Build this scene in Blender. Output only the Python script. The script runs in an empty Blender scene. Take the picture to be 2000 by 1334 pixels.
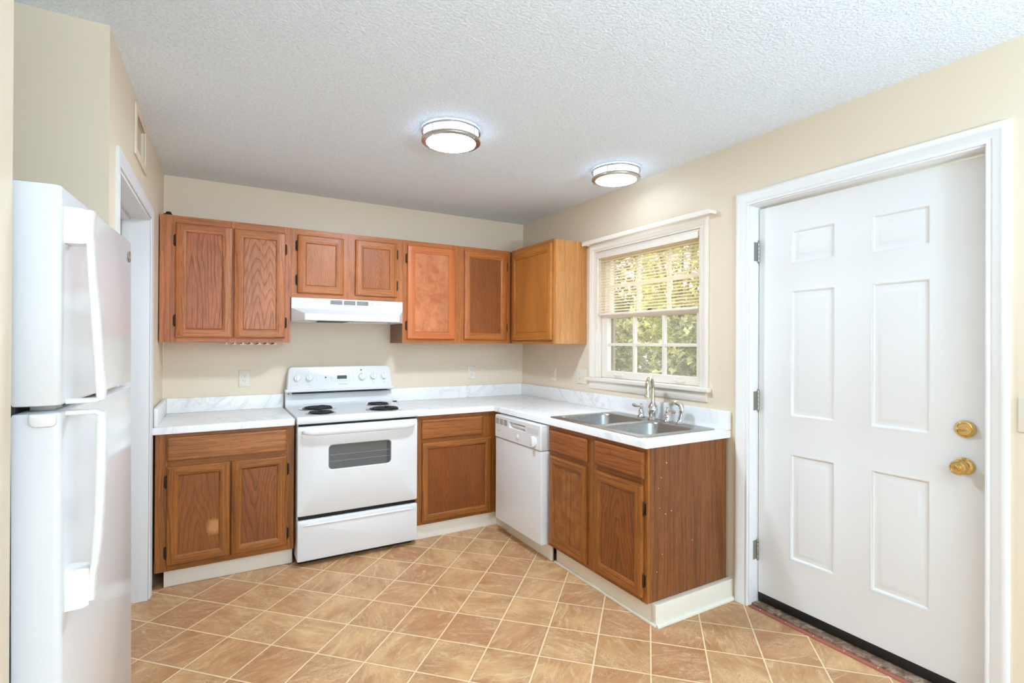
import bpy, bmesh, math, random
from mathutils import Vector, Matrix
random.seed(7)
SC = bpy.context.scene
COL = SC.collection
PI = math.pi

# ------------------------------------------------------------------ camera, light, exposure
H = 2.454          # ceiling height
cam_d = bpy.data.cameras.new('camera')
cam = bpy.data.objects.new('camera', cam_d)
COL.objects.link(cam)
_yaw, _pit, _rol, _f = 0.52543, 0.00282, 0.00465, 998.03
_fw = Vector((math.sin(_yaw)*math.cos(_pit), math.cos(_yaw)*math.cos(_pit), math.sin(_pit)))
_rt = Vector((math.cos(_yaw), -math.sin(_yaw), 0)); _up = _rt.cross(_fw)
_r2 = _rt*math.cos(_rol)+_up*math.sin(_rol); _u2 = -_rt*math.sin(_rol)+_up*math.cos(_rol)
cam.matrix_world = Matrix(((_r2.x, _u2.x, -_fw.x, -2.4278), (_r2.y, _u2.y, -_fw.y, -3.9949), (_r2.z, _u2.z, -_fw.z, 1.3741), (0, 0, 0, 1)))
cam_d.sensor_width = 36
cam_d.lens = _f/2000*36
cam_d.clip_start = 0.05
SC.camera = cam

SC.view_settings.view_transform = 'Standard'
SC.view_settings.look = 'None'
SC.view_settings.gamma = 1
SC.view_settings.use_curve_mapping = False
SC.view_settings.exposure = 0.04
SC.cycles.max_bounces = 10
SC.cycles.diffuse_bounces = 7
SC.cycles.transparent_max_bounces = 16
SC.cycles.sample_clamp_indirect = 6
SC.cycles.use_denoising = True
SC.cycles.caustics_reflective = False
SC.cycles.caustics_refractive = False

W = bpy.data.worlds.new('sky'); SC.world = W; W.use_nodes = True
W.node_tree.nodes['Background'].inputs[0].default_value = (0.80, 0.90, 1.0, 1)
W.node_tree.nodes['Background'].inputs[1].default_value = 4.0

def lamp(name, kind, loc, power, rot=(0, 0, 0), color=(1, 1, 1), **k):
    l = bpy.data.lights.new(name, kind); l.energy = power; l.color = color
    for a, b in k.items(): setattr(l, a, b)
    o = bpy.data.objects.new(name, l); o.location = loc; o.rotation_euler = rot
    COL.objects.link(o); return o
# added unseen fill lamps: one faces the kitchen, one bounces off the ceiling
lamp('rear_fill', 'AREA', (-1.15, -10.42, 1.2), 80, (PI/2, 0, 0), (0.57, 0.775, 1.0), shape='RECTANGLE', size=2.4, size_y=2.1)
lamp('ceiling_bounce_fill', 'AREA', (-1.4, -6.0, 1.2), 272, (PI, 0, 0), (0.48, 0.73, 1.0), shape='DISK', size=0.6)
lamp('sun', 'SUN', (6, -6, 9), 11.0, (0, math.radians(-24), math.radians(-30)), (1.0, 0.95, 0.85), angle=0.01)

# ------------------------------------------------------------------ mesh helpers
F_BACK = lambda u, v, w: Vector((u, -w, v))        # u = x, v = z, w = distance out of the back wall
F_RIGHT = lambda u, v, w: Vector((-w, -u, v))      # u = -y, w = distance out of the right wall
XL = -2.722
KL = .0138         # the left wall is a hair out of square
F_LEFT = lambda u, v, w: Vector((XL+w+KL*u, u, v))      # u = y
F_XYZ = lambda u, v, w: Vector((u, v, w))

def box(bm, a, b, fr=F_XYZ, mi=0):
    p, q = fr(*a), fr(*b)
    lo = [min(p[i], q[i]) for i in range(3)]; hi = [max(p[i], q[i]) for i in range(3)]
    vs = [bm.verts.new((x, y, z)) for x in (lo[0], hi[0]) for y in (lo[1], hi[1]) for z in (lo[2], hi[2])]
    fs = []
    for ix in ((0, 1, 3, 2), (4, 6, 7, 5), (0, 4, 5, 1), (2, 3, 7, 6), (0, 2, 6, 4), (1, 5, 7, 3)):
        f = bm.faces.new([vs[i] for i in ix]); f.material_index = mi; fs.append(f)
    return fs

def lbox(bm, a, b, mi=0):
    """box laid along the left wall: (u = y, v = z, w = distance out of the wall)"""
    (u0, v0, w0), (u1, v1, w1) = a, b
    loft(bm, [[F_LEFT(u, v, w) for v, w in ((v0, w0), (v1, w0), (v1, w1), (v0, w1))] for u in (u0, u1)], mi=mi)

def loft(bm, rings, close=True, caps=(True, True), mi=0, loop=False):
    rs = [[bm.verts.new(p) for p in r] for r in rings]
    n = len(rs[0]); fs = []
    pairs = list(zip(rs, rs[1:]))
    if loop: pairs.append((rs[-1], rs[0]))
    for a, b in pairs:
        for i in range(n if close else n-1):
            j = (i+1) % n
            f = bm.faces.new((a[i], a[j], b[j], b[i])); f.material_index = mi; fs.append(f)
    if not loop:
        for k, r in ((0, rs[0]), (1, rs[-1])):
            if caps[k] and len(r) > 2:
                f = bm.faces.new(r); f.material_index = mi; fs.append(f)
    return fs

def rrect(u0, v0, u1, v1, r, seg=5):
    """rounded rectangle, r = one radius or four (ll, lr, ur, ul)"""
    if not isinstance(r, (list, tuple)): r = [r]*4
    cs = [(u0, v0, 1, 1, PI), (u1, v0, -1, 1, 1.5*PI), (u1, v1, -1, -1, 0), (u0, v1, 1, -1, .5*PI)]
    out = []
    for (x, y, sx, sy, a0), rr in zip(cs, r):
        cx, cy = x+sx*rr, y+sy*rr
        for k in range(seg+1):
            a = a0+k/seg*PI/2
            out.append((cx+rr*math.cos(a), cy+rr*math.sin(a)))
    return out

def slab(bm, pts, fr, w0, w1, edge=0.0, mi=0):
    """prism of a 2D outline between w0 and w1, front edge softened by scaling in"""
    rings = [[fr(u, v, w0) for u, v in pts]]
    if edge:
        cu = sum(p[0] for p in pts)/len(pts); cv = sum(p[1] for p in pts)/len(pts)
        du = max(abs(p[0]-cu) for p in pts); dv = max(abs(p[1]-cv) for p in pts)
        s = 1 if w1 > w0 else -1
        for e, ww in ((0, w1-s*edge), (edge*.3, w1-s*edge*.3), (edge, w1)):
            rings.append([fr(cu+(u-cu)*(1-e/du), cv+(v-cv)*(1-e/dv), ww) for u, v in pts])
    else:
        rings.append([fr(u, v, w1) for u, v in pts])
    return loft(bm, rings, mi=mi)

def frame_slab(bm, outer, inner, fr, w0, w1, mi=0):
    R = lambda ps, w: [fr(u, v, w) for u, v in ps]
    return loft(bm, [R(outer, w0), R(outer, w1), R(inner, w1), R(inner, w0)], loop=True, mi=mi)

def basis(axis):
    d = Vector(axis).normalized()
    a = Vector((0, 0, 1)) if abs(d.z) < .9 else Vector((1, 0, 0))
    u = d.cross(a).normalized(); return u, d.cross(u).normalized(), d

def lathe(bm, prof, org, axis=(0, 0, 1), seg=24, mi=0, caps=(True, True), su=1, sv=1):
    u, v, d = basis(axis); o = Vector(org)
    rings = [[o+d*h+(u*math.cos(2*PI*k/seg)*su+v*math.sin(2*PI*k/seg)*sv)*max(r, 1e-5) for k in range(seg)] for r, h in prof]
    return loft(bm, rings, caps=caps, mi=mi)

def tube(bm, pts, rad, seg=12, mi=0, caps=(True, True), flat=1.0):
    pts = [Vector(p) for p in pts]; n = len(pts)
    if not isinstance(rad, (list, tuple)): rad = [rad]*n
    rings = []; pu = None
    for i, p in enumerate(pts):
        d = (pts[min(i+1, n-1)]-pts[max(i-1, 0)]).normalized()
        if pu is None: u = basis(d)[0]
        else:
            u = (pu-d*pu.dot(d)); u.normalize()
        v = d.cross(u); pu = u
        rings.append([p+(u*math.cos(2*PI*k/seg)*flat+v*math.sin(2*PI*k/seg))*rad[i] for k in range(seg)])
    return loft(bm, rings, caps=caps, mi=mi)

def smooth_path(pts, n=8):
    """Catmull-Rom through the points"""
    P = [Vector(p) for p in pts]; out = []
    for i in range(len(P)-1):
        a, b, c, d = P[max(i-1, 0)], P[i], P[i+1], P[min(i+2, len(P)-1)]
        for k in range(n):
            t = k/n
            out.append(.5*((2*b)+(c-a)*t+(2*a-5*b+4*c-d)*t*t+(-a+3*b-3*c+d)*t**3))
    out.append(P[-1]); return out

def bevel_all(bm, w, seg=2, ang=40):
    bmesh.ops.recalc_face_normals(bm, faces=bm.faces)
    es = [e for e in bm.edges if len(e.link_faces) == 2 and e.calc_face_angle(0) > math.radians(ang)]
    bmesh.ops.bevel(bm, geom=es, offset=w, segments=seg, profile=.6, affect='EDGES', clamp_overlap=True)

def org_of(parent):
    o = Vector((0, 0, 0)); p = parent
    while p is not None:
        if p.get('_org') is not None: o += Vector(p['_org'])
        p = p.parent
    return o

def obj(name, bm, mats, parent=None, origin=None, bevel=0, seg=2, sharp=32, local=False):
    """link the bmesh as ONE mesh object; coordinates in bm are world coordinates"""
    if bevel: bevel_all(bm, bevel, seg)
    bmesh.ops.recalc_face_normals(bm, faces=bm.faces)
    off = Vector((0, 0, 0)) if local else (ORG.get(root_of(parent).name, Vector((0, 0, 0))) if parent else Vector(origin or (0, 0, 0)))
    if off.length: bmesh.ops.translate(bm, verts=bm.verts, vec=-off)
    for f in bm.faces: f.smooth = True
    for e in bm.edges:
        if len(e.link_faces) != 2 or e.calc_face_angle(0) > math.radians(sharp): e.smooth = False
    me = bpy.data.meshes.new(name); bm.to_mesh(me); bm.free()
    o = bpy.data.objects.new(name, me); COL.objects.link(o)
    for m in (mats if isinstance(mats, (list, tuple)) else [mats]): me.materials.append(m)
    if parent: o.parent = parent
    elif origin: o.location = origin
    return o
ORG = {}
def root_of(o):
    while o.parent: o = o.parent
    return o
def tag(o, label=None, cat=None, group=None, kind=None):
    if label: o['label'] = label
    if cat: o['category'] = cat
    if group: o['group'] = group
    if kind: o['kind'] = kind
    return o
def thing(name, label, cat, loc=(0, 0, 0), group=None, kind=None):
    o = bpy.data.objects.new(name, None); COL.objects.link(o); o.location = loc
    o.empty_display_size = .1
    ORG[o.name] = Vector(loc)
    return tag(o, label, cat, group, kind)
B = bmesh.new

def copy_tree(o, parent=None):
    c = o.copy(); COL.objects.link(c)
    if parent: c.parent = parent
    for ch in list(o.children): copy_tree(ch, c)
    return c

def text_mesh(bm, s, size, fr, u, v, w, depth=.0006, shear=0.0, mi=0):
    cu = bpy.data.curves.new('lettering', 'FONT'); cu.body = s; cu.size = size; cu.shear = shear
    cu.align_x = 'CENTER'; cu.align_y = 'CENTER'; cu.resolution_u = 3
    t = bpy.data.objects.new('lettering', cu); COL.objects.link(t)
    dg = bpy.context.evaluated_depsgraph_get(); me = t.evaluated_get(dg).to_mesh()
    vs = [bm.verts.new(fr(u+p.co.x, v+p.co.y, w+depth)) for p in me.vertices]
    for p in me.polygons:
        try: bm.faces.new([vs[i] for i in p.vertices]).material_index = mi
        except ValueError: pass
    t.evaluated_get(dg).to_mesh_clear()
    bpy.data.objects.remove(t); bpy.data.curves.remove(cu)

# ------------------------------------------------------------------ materials
def lin(c):
    f = lambda x: x/12.92 if x <= .04045 else ((x+.055)/1.055)**2.4
    return tuple(f(x/255) for x in c)+(1,)

class NT:
    def __init__(s, name):
        s.m = bpy.data.materials.new(name); s.m.use_nodes = True; s.t = s.m.node_tree; s.n = s.t.nodes
        s.b = s.n['Principled BSDF']; s.out = s.n['Material Output']
    def new(s, k, **a):
        n = s.n.new(k)
        for x, y in a.items(): setattr(n, x, y)
        return n
    def put(s, sock, v):
        if isinstance(v, bpy.types.NodeSocket): s.t.links.new(v, sock)
        elif v is not None: sock.default_value = v
    def math(s, op, a, b=None, c=None, clamp=False):
        n = s.new('ShaderNodeMath', operation=op, use_clamp=clamp)
        for i, v in enumerate((a, b, c)):
            if v is not None: s.put(n.inputs[i], v)
        return n.outputs[0]
    def xyz(s, kind='Object'):
        tc = s.new('ShaderNodeTexCoord'); sp = s.new('ShaderNodeSeparateXYZ'); s.t.links.new(tc.outputs[kind], sp.inputs[0])
        return list(sp.outputs), tc.outputs[kind]
    def vec(s, x, y, z):
        n = s.new('ShaderNodeCombineXYZ')
        for i, v in enumerate((x, y, z)): s.put(n.inputs[i], v)
        return n.outputs[0]
    def noise(s, v, scale, detail=2, rough=.5, dist=0):
        n = s.new('ShaderNodeTexNoise'); s.put(n.inputs['Vector'], v); n.inputs['Scale'].default_value = scale
        n.inputs['Detail'].default_value = detail; n.inputs['Roughness'].default_value = rough; n.inputs['Distortion'].default_value = dist
        return n.outputs['Fac']
    def ramp(s, fac, stops, interp='LINEAR'):
        n = s.new('ShaderNodeValToRGB'); s.put(n.inputs[0], fac); cr = n.color_ramp; cr.interpolation = interp
        while len(cr.elements) < len(stops): cr.elements.new(.5)
        for e, (p, c) in zip(cr.elements, stops):
            e.position = p; e.color = c if isinstance(c, (tuple, list)) else (c, c, c, 1)
        return n.outputs[0]
    def mix(s, fac, a, b, mode='MIX'):
        n = s.new('ShaderNodeMix', data_type='RGBA', blend_type=mode); s.put(n.inputs[0], fac); s.put(n.inputs[6], a); s.put(n.inputs[7], b)
        return n.outputs[2]
    def bump(s, h, strength, dist=.01):
        n = s.new('ShaderNodeBump'); n.inputs['Strength'].default_value = strength; n.inputs['Distance'].default_value = dist
        s.put(n.inputs['Height'], h); s.t.links.new(n.outputs[0], s.b.inputs['Normal'])
    def set(s, **k):
        for a, v in k.items(): s.put(s.b.inputs[a.replace('_', ' ')], v)
        return s.m

def plain(name, rgb, rough=.5, metal=0, spec=None, var=.02, bump=0, bscale=200):
    n = NT(name)
    _, co = n.xyz()
    c = lin(rgb)
    nz = n.noise(co, 6, 3)
    col = n.mix(nz, tuple(x*(1-var) for x in c[:3])+(1,), tuple(min(1, x*(1+var)) for x in c[:3])+(1,))
    n.set(Base_Color=col, Roughness=rough, Metallic=metal)
    if spec is not None: n.b.inputs['Specular IOR Level'].default_value = spec
    if bump: n.bump(n.noise(co, bscale, 2), bump, .002)
    return n.m

def wood(name, rgb, dark, grain='z', mode='straight', seed=0.0, c0=0.0, K=60, Bk=9, freq=1.0, contrast=1.0, blotch=None, stain=None, rough=.36, ac='x', fold=0.0):
    n = NT(name)
    s3, co = n.xyz()
    ia = 'xyz'.index(grain); oth = [i for i in range(3) if i != ia]
    a = s3[ia]
    # straight grain: the two other axes together, so every face shows grain; figured panels: one axis only
    if mode == 'straight': c = n.math('ADD', s3[oth[0]], s3[oth[1]])
    else: c = n.math('ADD', s3['xyz'.index(ac)], -c0)
    n1 = n.math('SUBTRACT', n.noise(n.vec(n.math('MULTIPLY', c, 5.0), n.math('MULTIPLY', a, 1.7), seed), 1.0, 2), .5)
    n2 = n.math('SUBTRACT', n.noise(n.vec(n.math('MULTIPLY', c, 26.0), n.math('MULTIPLY', a, 3.0), seed+3.7), 1.0, 2), .5)
    streak = n.noise(n.vec(n.math('MULTIPLY', n.math('ADD', c, n.math('MULTIPLY', n1, .05)), 75.0*freq), n.math('MULTIPLY', a, 1.6), seed+1.1), 1.0, 4, .68)
    if mode == 'straight':
        ring = n.ramp(streak, [(.36, 0.0), (.50, .22), (.60, .85), (.70, 1.0)])
    else:
        ca = n.math('ABSOLUTE', n.math('ADD', c, n.math('MULTIPLY', n1, .07)))
        if fold: ca = n.math('ABSOLUTE', n.math('SUBTRACT', ca, fold))
        cc = n.math('MULTIPLY', n.math('POWER', ca, 1.2), K)
        t = n.math('ADD', cc, n.math('MULTIPLY', a, Bk)); t = n.math('ADD', t, n.math('MULTIPLY', n1, 4.2)); t = n.math('ADD', t, n.math('MULTIPLY', n2, .7))
        t = n.math('MULTIPLY', t, freq)
        fr = n.math('FRACT', t)
        ring = n.ramp(fr, [(0, 0.0), (.35, .04), (.68, .22), (.84, .95), (.93, .55), (1, 0)])
        ring = n.math('ADD', n.math('MULTIPLY', ring, .8), n.math('MULTIPLY', n.ramp(streak, [(.45, 0.0), (.66, 1.0)]), .35), clamp=True)
    pore = n.noise(n.vec(n.math('MULTIPLY', c, 420.0), n.math('MULTIPLY', a, 14.0), seed), 1.0, 2, .6)
    pore = n.ramp(pore, [(.38, 1.0), (.52, 0.0)])
    tone = n.noise(n.vec(n.math('MULTIPLY', c, 7.0), n.math('MULTIPLY', a, 2.2), seed+9), 1.0, 3)
    base = n.mix(n.ramp(tone, [(.3, 0.0), (.7, 1.0)]), tuple(x*.86 for x in lin(rgb)[:3])+(1,), tuple(min(1, x*1.12) for x in lin(rgb)[:3])+(1,))
    if blotch:
        bl = n.noise(co, 14, 5, .65, .6)
        base = n.mix(n.ramp(bl, [(.42, 0.0), (.62, 1.0)]), base, lin(blotch))
    col = n.mix(n.math('MULTIPLY', ring, .8*contrast), base, lin(dark))
    col = n.mix(n.math('MULTIPLY', pore, .45*contrast), col, lin(tuple(x*.8 for x in dark)))
    if stain:       # worn patch: (u0, v0, ru, rv, colour) in object x / z
        u0, v0, ru, rv, sc = stain
        wob = n.math('MULTIPLY', n.math('SUBTRACT', n.noise(co, 22, 3), .5), 1.3)
        dd = n.math('ADD', n.math('POWER', n.math('DIVIDE', n.math('SUBTRACT', s3[0], u0), ru), 2.0), n.math('POWER', n.math('DIVIDE', n.math('SUBTRACT', s3[2], v0), rv), 2.0))
        dd = n.math('ADD', n.math('SQRT', dd), wob)
        col = n.mix(n.ramp(dd, [(.45, .8), (1.0, 0.0)]), col, lin(sc))
    n.set(Base_Color=col, Roughness=rough)
    n.b.inputs['Specular IOR Level'].default_value = .35
    n.bump(n.math('ADD', n.math('MULTIPLY', ring, -.5), n.math('MULTIPLY', pore, -.6)), .12, .001)
    return n.m

def glow(name, rgb, strength):
    n = NT(name); _, co = n.xyz()
    n.set(Base_Color=(.9, .9, .9, 1), Emission_Color=lin(rgb), Emission_Strength=strength, Roughness=.4)
    return n.m

def glass(name, tint=(1, 1, 1, 1), refl=.9, haze=None):
    n = NT(name)
    tr = n.new('ShaderNodeBsdfTransparent'); tr.inputs[0].default_value = tint
    gl = n.new('ShaderNodeBsdfGlossy'); gl.inputs['Roughness'].default_value = .02
    ge = n.new('ShaderNodeNewGeometry'); dt = n.new('ShaderNodeVectorMath', operation='DOT_PRODUCT')
    n.t.links.new(ge.outputs['Normal'], dt.inputs[0]); n.t.links.new(ge.outputs['Incoming'], dt.inputs[1])
    fz = n.math('ADD', n.math('MULTIPLY', n.math('POWER', n.math('SUBTRACT', 1.0, n.math('ABSOLUTE', dt.outputs['Value']), clamp=True), 5.0), .96), .04)
    mx = n.new('ShaderNodeMixShader')
    n.t.links.new(n.math('MULTIPLY', fz, refl), mx.inputs[0]); n.t.links.new(tr.outputs[0], mx.inputs[1]); n.t.links.new(gl.outputs[0], mx.inputs[2])
    last = mx.outputs[0]
    if haze:
        df = n.new('ShaderNodeBsdfDiffuse'); df.inputs[0].default_value = lin(haze[0])
        m2 = n.new('ShaderNodeMixShader'); m2.inputs[0].default_value = haze[1]
        n.t.links.new(last, m2.inputs[1]); n.t.links.new(df.outputs[0], m2.inputs[2]); last = m2.outputs[0]
    n.t.links.new(last, n.out.inputs[0])
    return n.m

def m_wall():
    n = NT('beige_wall_paint'); _, co = n.xyz()
    nz = n.noise(co, 1.3, 3)
    n.set(Base_Color=n.mix(nz, lin((222, 207, 183)), lin((229, 214, 191))), Roughness=.42)
    n.b.inputs['Specular IOR Level'].default_value = .4
    n.bump(n.noise(co, 90, 3), .12, .002); return n.m
def m_ceiling():
    n = NT('popcorn_ceiling'); _, co = n.xyz()
    nz = n.noise(co, 95, 3, .6)
    sp = n.ramp(nz, [(.36, 0.0), (.62, 1.0)])
    n.set(Base_Color=n.mix(sp, lin((226, 235, 245)), lin((238, 247, 255))), Roughness=.95)
    n.b.inputs['Specular IOR Level'].default_value = .1
    n.bump(sp, .4, .004); return n.m
def m_floor():
    n = NT('slate_look_vinyl_tile'); (x, y, z), co = n.xyz()
    u = n.math('DIVIDE', n.math('ADD', n.math('ADD', x, y), 2.965), .3405)
    v = n.math('DIVIDE', n.math('SUBTRACT', n.math('SUBTRACT', x, y), 1.256), .336)
    fu, fv = n.math('FRACT', u), n.math('FRACT', v)
    du = n.math('MINIMUM', fu, n.math('SUBTRACT', 1.0, fu)); dv = n.math('MINIMUM', fv, n.math('SUBTRACT', 1.0, fv))
    wob = n.math('MULTIPLY', n.math('SUBTRACT', n.noise(co, 30, 2), .5), .012)
    d = n.math('ADD', n.math('MINIMUM', du, dv), wob)
    grout = n.ramp(d, [(.010, 1.0), (.017, 0.0)])
    edge = n.ramp(d, [(.01, 1.0), (.055, 0.0)])
    wn = n.new('ShaderNodeTexWhiteNoise', noise_dimensions='2D')
    n.put(wn.inputs['Vector'], n.vec(n.math('FLOOR', u), n.math('FLOOR', v), 0.0))
    r = wn.outputs['Value']; rc = wn.outputs['Color']
    sp = n.new('ShaderNodeSeparateColor'); n.t.links.new(rc, sp.inputs[0])
    # each tile prints its slate streaks in a direction of its own
    ang = n.math('MULTIPLY', sp.outputs[1], 3.1)
    ca, sa = n.math('COSINE', ang), n.math('SINE', ang)
    p = n.math('ADD', n.math('MULTIPLY', x, ca), n.math('MULTIPLY', y, sa)); q = n.math('SUBTRACT', n.math('MULTIPLY', y, ca), n.math('MULTIPLY', x, sa))
    sv = n.vec(n.math('MULTIPLY', p, 7.0), n.math('MULTIPLY', q, 24.0), n.math('MULTIPLY', r, 37.0))
    st = n.noise(sv, 1.0, 9, .72, 1.3)
    cl = n.noise(n.vec(n.math('MULTIPLY', p, 5.0), n.math('MULTIPLY', q, 7.0), n.math('MULTIPLY', r, 91.0)), 1.0, 3, .5, .4)
    base = n.mix(n.ramp(cl, [(.3, 0.0), (.7, 1.0)]), lin((170, 119, 75)), lin((216, 170, 118)))
    base = n.mix(n.math('MULTIPLY', n.ramp(sp.outputs[2], [(.3, 0.0), (1.0, 1.0)]), .75), base, lin((172, 114, 74)))
    base = n.mix(n.ramp(st, [(.40, .0), (.52, .05), (.66, .62), (.78, .3)]), base, lin((230, 198, 152)))
    base = n.mix(n.ramp(st, [(.26, .8), (.44, .0)]), base, lin((152, 106, 66)))
    v2 = n.noise(n.vec(n.math('MULTIPLY', p, 9.0), n.math('MULTIPLY', q, 20.0), n.math('MULTIPLY', r, 53.0)), 1.0, 7, .7, 2.2)
    v2 = n.math('ABSOLUTE', n.math('SUBTRACT', v2, .5))
    pat = n.ramp(n.noise(n.vec(x, y, n.math('MULTIPLY', r, 11.0)), 7, 2), [(.42, 0.0), (.6, 1.0)])
    base = n.mix(n.math('MULTIPLY', n.ramp(v2, [(.0, .8), (.022, .0)]), pat), base, lin((150, 104, 66)))
    base = n.mix(n.math('MULTIPLY', n.ramp(v2, [(.022, .0), (.034, .6), (.06, 0.0)]), pat), base, lin((236, 208, 168)))
    gr = n.noise(co, 260, 3, .6)
    base = n.mix(n.ramp(gr, [(.35, .25), (.55, 0.0)]), base, lin((160, 120, 86)))
    base = n.mix(n.math('MULTIPLY', edge, .25), base, lin((160, 112, 70)))
    col = n.mix(grout, base, lin((236, 208, 166)))
    n.set(Base_Color=col, Roughness=n.ramp(st, [(.3, .34), (.7, .5)]))
    n.b.inputs['Specular IOR Level'].default_value = .35
    h = n.math('ADD', n.math('MULTIPLY', st, .7), n.math('MULTIPLY', grout, -.6))
    n.bump(h, .25, .002); return n.m
def m_marble():
    n = NT('white_marble_laminate'); (x, y, z), co = n.xyz()
    sv = n.vec(n.math('ADD', n.math('ADD', x, n.math('MULTIPLY', y, .75)), n.math('MULTIPLY', z, -.8)), n.math('MULTIPLY', n.math('SUBTRACT', n.math('MULTIPLY', y, .9), x), .45), n.math('MULTIPLY', z, .5))
    a = n.noise(sv, 3.2, 5, .55, 1.1)
    vein = n.ramp(n.math('ABSOLUTE', n.math('SUBTRACT', a, .5)), [(0, 1.0), (.012, .45), (.035, 0.0)])
    b = n.noise(sv, 6.5, 4, .6, 1.4)
    vein2 = n.ramp(n.math('ABSOLUTE', n.math('SUBTRACT', b, .46)), [(0, .7), (.008, .25), (.02, 0.0)])
    cloud = n.noise(sv, 2.0, 4)
    pres = n.ramp(n.noise(co, 2.6, 2), [(.4, 0.0), (.62, 1.0)])
    col = n.mix(n.ramp(cloud, [(.4, 0.0), (.7, 1.0)]), lin((242, 241, 238)), lin((232, 231, 229)))
    col = n.mix(n.math('MULTIPLY', n.math('MAXIMUM', vein, vein2), n.math('MULTIPLY', pres, .42)), col, lin((170, 170, 172)))
    n.set(Base_Color=col, Roughness=.3); return n.m
def m_steel():
    n = NT('brushed_stainless_steel'); (x, y, z), co = n.xyz()
    br = n.noise(n.vec(n.math('MULTIPLY', x, 300.0), n.math('MULTIPLY', y, 6.0), n.math('MULTIPLY', z, 60.0)), 1.0, 2)
    n.set(Base_Color=n.mix(br, lin((160, 158, 154)), lin((182, 180, 176))), Metallic=1.0, Roughness=n.ramp(br, [(.3, .26), (.7, .38)]))
    return n.m
def m_vinyl_scrap():
    n = NT('dark_slate_vinyl_remnant'); _, co = n.xyz()
    a = n.noise(co, 22, 6, .7, 1.2)
    n.set(Base_Color=n.ramp(a, [(.3, lin((74, 56, 44))), (.5, lin((132, 104, 82))), (.66, lin((186, 164, 140)))]), Roughness=.55); return n.m

M = dict(
    wall=m_wall(), ceiling=m_ceiling(), floor=m_floor(), marble=m_marble(), steel=m_steel(), scrap=m_vinyl_scrap(),
    trim=plain('white_trim_paint', (233, 233, 232), .38, bump=.05, bscale=60),
    shaded_trim=plain('shaded_white_trim_paint', (222, 222, 221), .4, bump=.05, bscale=60),  # white trim greyed, putting the left doorway's shade into its colour
    wtrim=plain('warm_white_window_paint', (234, 225, 212), .42, bump=.05, bscale=60),
    door=plain('white_door_paint', (229, 229, 228), .42, var=.01),
    base=plain('off_white_base_paint', (232, 225, 208), .5, var=.03),
    white=plain('white_appliance_enamel', (226, 226, 225), .3, var=.005),
    fridge=plain('white_gloss_fridge_enamel', (219, 219, 219), .17, var=.005),
    wplastic=plain('white_plastic', (230, 230, 228), .35, var=.01),
    bisque=plain('bisque_plastic', (226, 217, 200), .4, var=.01),
    grey=plain('light_grey_print', (168, 168, 168), .5),
    dgrey=plain('dark_grey_plastic', (58, 58, 58), .5),
    black=plain('black_rubber', (14, 14, 14), .45),
    coil=plain('black_heating_coil', (24, 23, 23), .4),
    gap=plain('dark_gap', (22, 18, 15), .8),
    chrome=plain('polished_chrome', (225, 225, 222), .06, 1.0, var=.01),
    nickel=plain('brushed_nickel', (196, 192, 184), .28, 1.0, var=.02),
    ovenglass=plain('dark_oven_glass', (92, 92, 92), .12, var=.12),
    brass=plain('polished_brass', (224, 190, 120), .13, 1.0, var=.05),
    bronze=plain('dark_bronze_hinge', (62, 44, 30), .45, .6),
    steelh=plain('satin_steel_hinge', (170, 170, 166), .35, 1.0),
    red=plain('red_brown_strip', (168, 96, 78), .6, var=.08),
    lens=glow('white_light_diffuser', (219, 236, 255), 240.0), lens_soft=glow('white_light_diffuser_soft', (219, 236, 255), 11.0), lens_side=glow('white_light_side_glass', (206, 229, 255), 5.0),
    closet=plain('grey_closet_door', (196, 196, 194), .5),
    pane=glass('window_glass', haze=((206, 200, 178), .22)),
    stain=plain('dark_stain_line', (96, 54, 26), .5), spout=plain('polished_nickel', (220, 212, 194), .1, 1.0),
    blind=None, rodm=plain('cream_rod', (238, 230, 216), .4),
    bark=plain('tree_bark', (92, 74, 58), .9, var=.2), soil=plain('leaf_litter_ground', (120, 112, 78), 1, var=.2),
    cordm=plain('white_cord', (240, 236, 228), .6), vdark=plain('vent_shadow', (88, 84, 78), .8),
    outbrown=plain('taupe_window_exterior', (150, 136, 124), .6),
)
def m_translucent(name, rgb, amt):
    n = NT(name); n.set(Base_Color=lin(rgb), Roughness=.5)
    tl = n.new('ShaderNodeBsdfTranslucent'); tl.inputs[0].default_value = lin(rgb)
    mx = n.new('ShaderNodeMixShader'); mx.inputs[0].default_value = amt
    n.t.links.new(n.b.outputs[0], mx.inputs[1]); n.t.links.new(tl.outputs[0], mx.inputs[2]); n.t.links.new(mx.outputs[0], n.out.inputs[0])
    return n.m
M['blind'] = m_translucent('cream_blind_slat', (252, 240, 214), .6)
def m_leaf(name, a, b):
    n = NT(name); (x, y, z), co = n.xyz()
    nz = n.noise(co, 11, 4, .65)
    col = n.mix(n.ramp(nz, [(.38, 0.0), (.62, 1.0)]), lin(a), lin(b))
    n.set(Base_Color=col, Roughness=.5)
    tl = n.new('ShaderNodeBsdfTranslucent'); n.t.links.new(col, tl.inputs[0])
    mx = n.new('ShaderNodeMixShader'); mx.inputs[0].default_value = .45
    n.t.links.new(n.b.outputs[0], mx.inputs[1]); n.t.links.new(tl.outputs[0], mx.inputs[2]); n.t.links.new(mx.outputs[0], n.out.inputs[0])
    return n.m
M['leafy'] = m_leaf('yellow_green_leaves', (150, 154, 66), (232, 228, 146))
M['leafo'] = m_leaf('olive_leaves', (84, 90, 52), (184, 182, 126))
M['leafd'] = m_leaf('dull_green_leaves', (70, 76, 44), (164, 162, 108))

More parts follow.
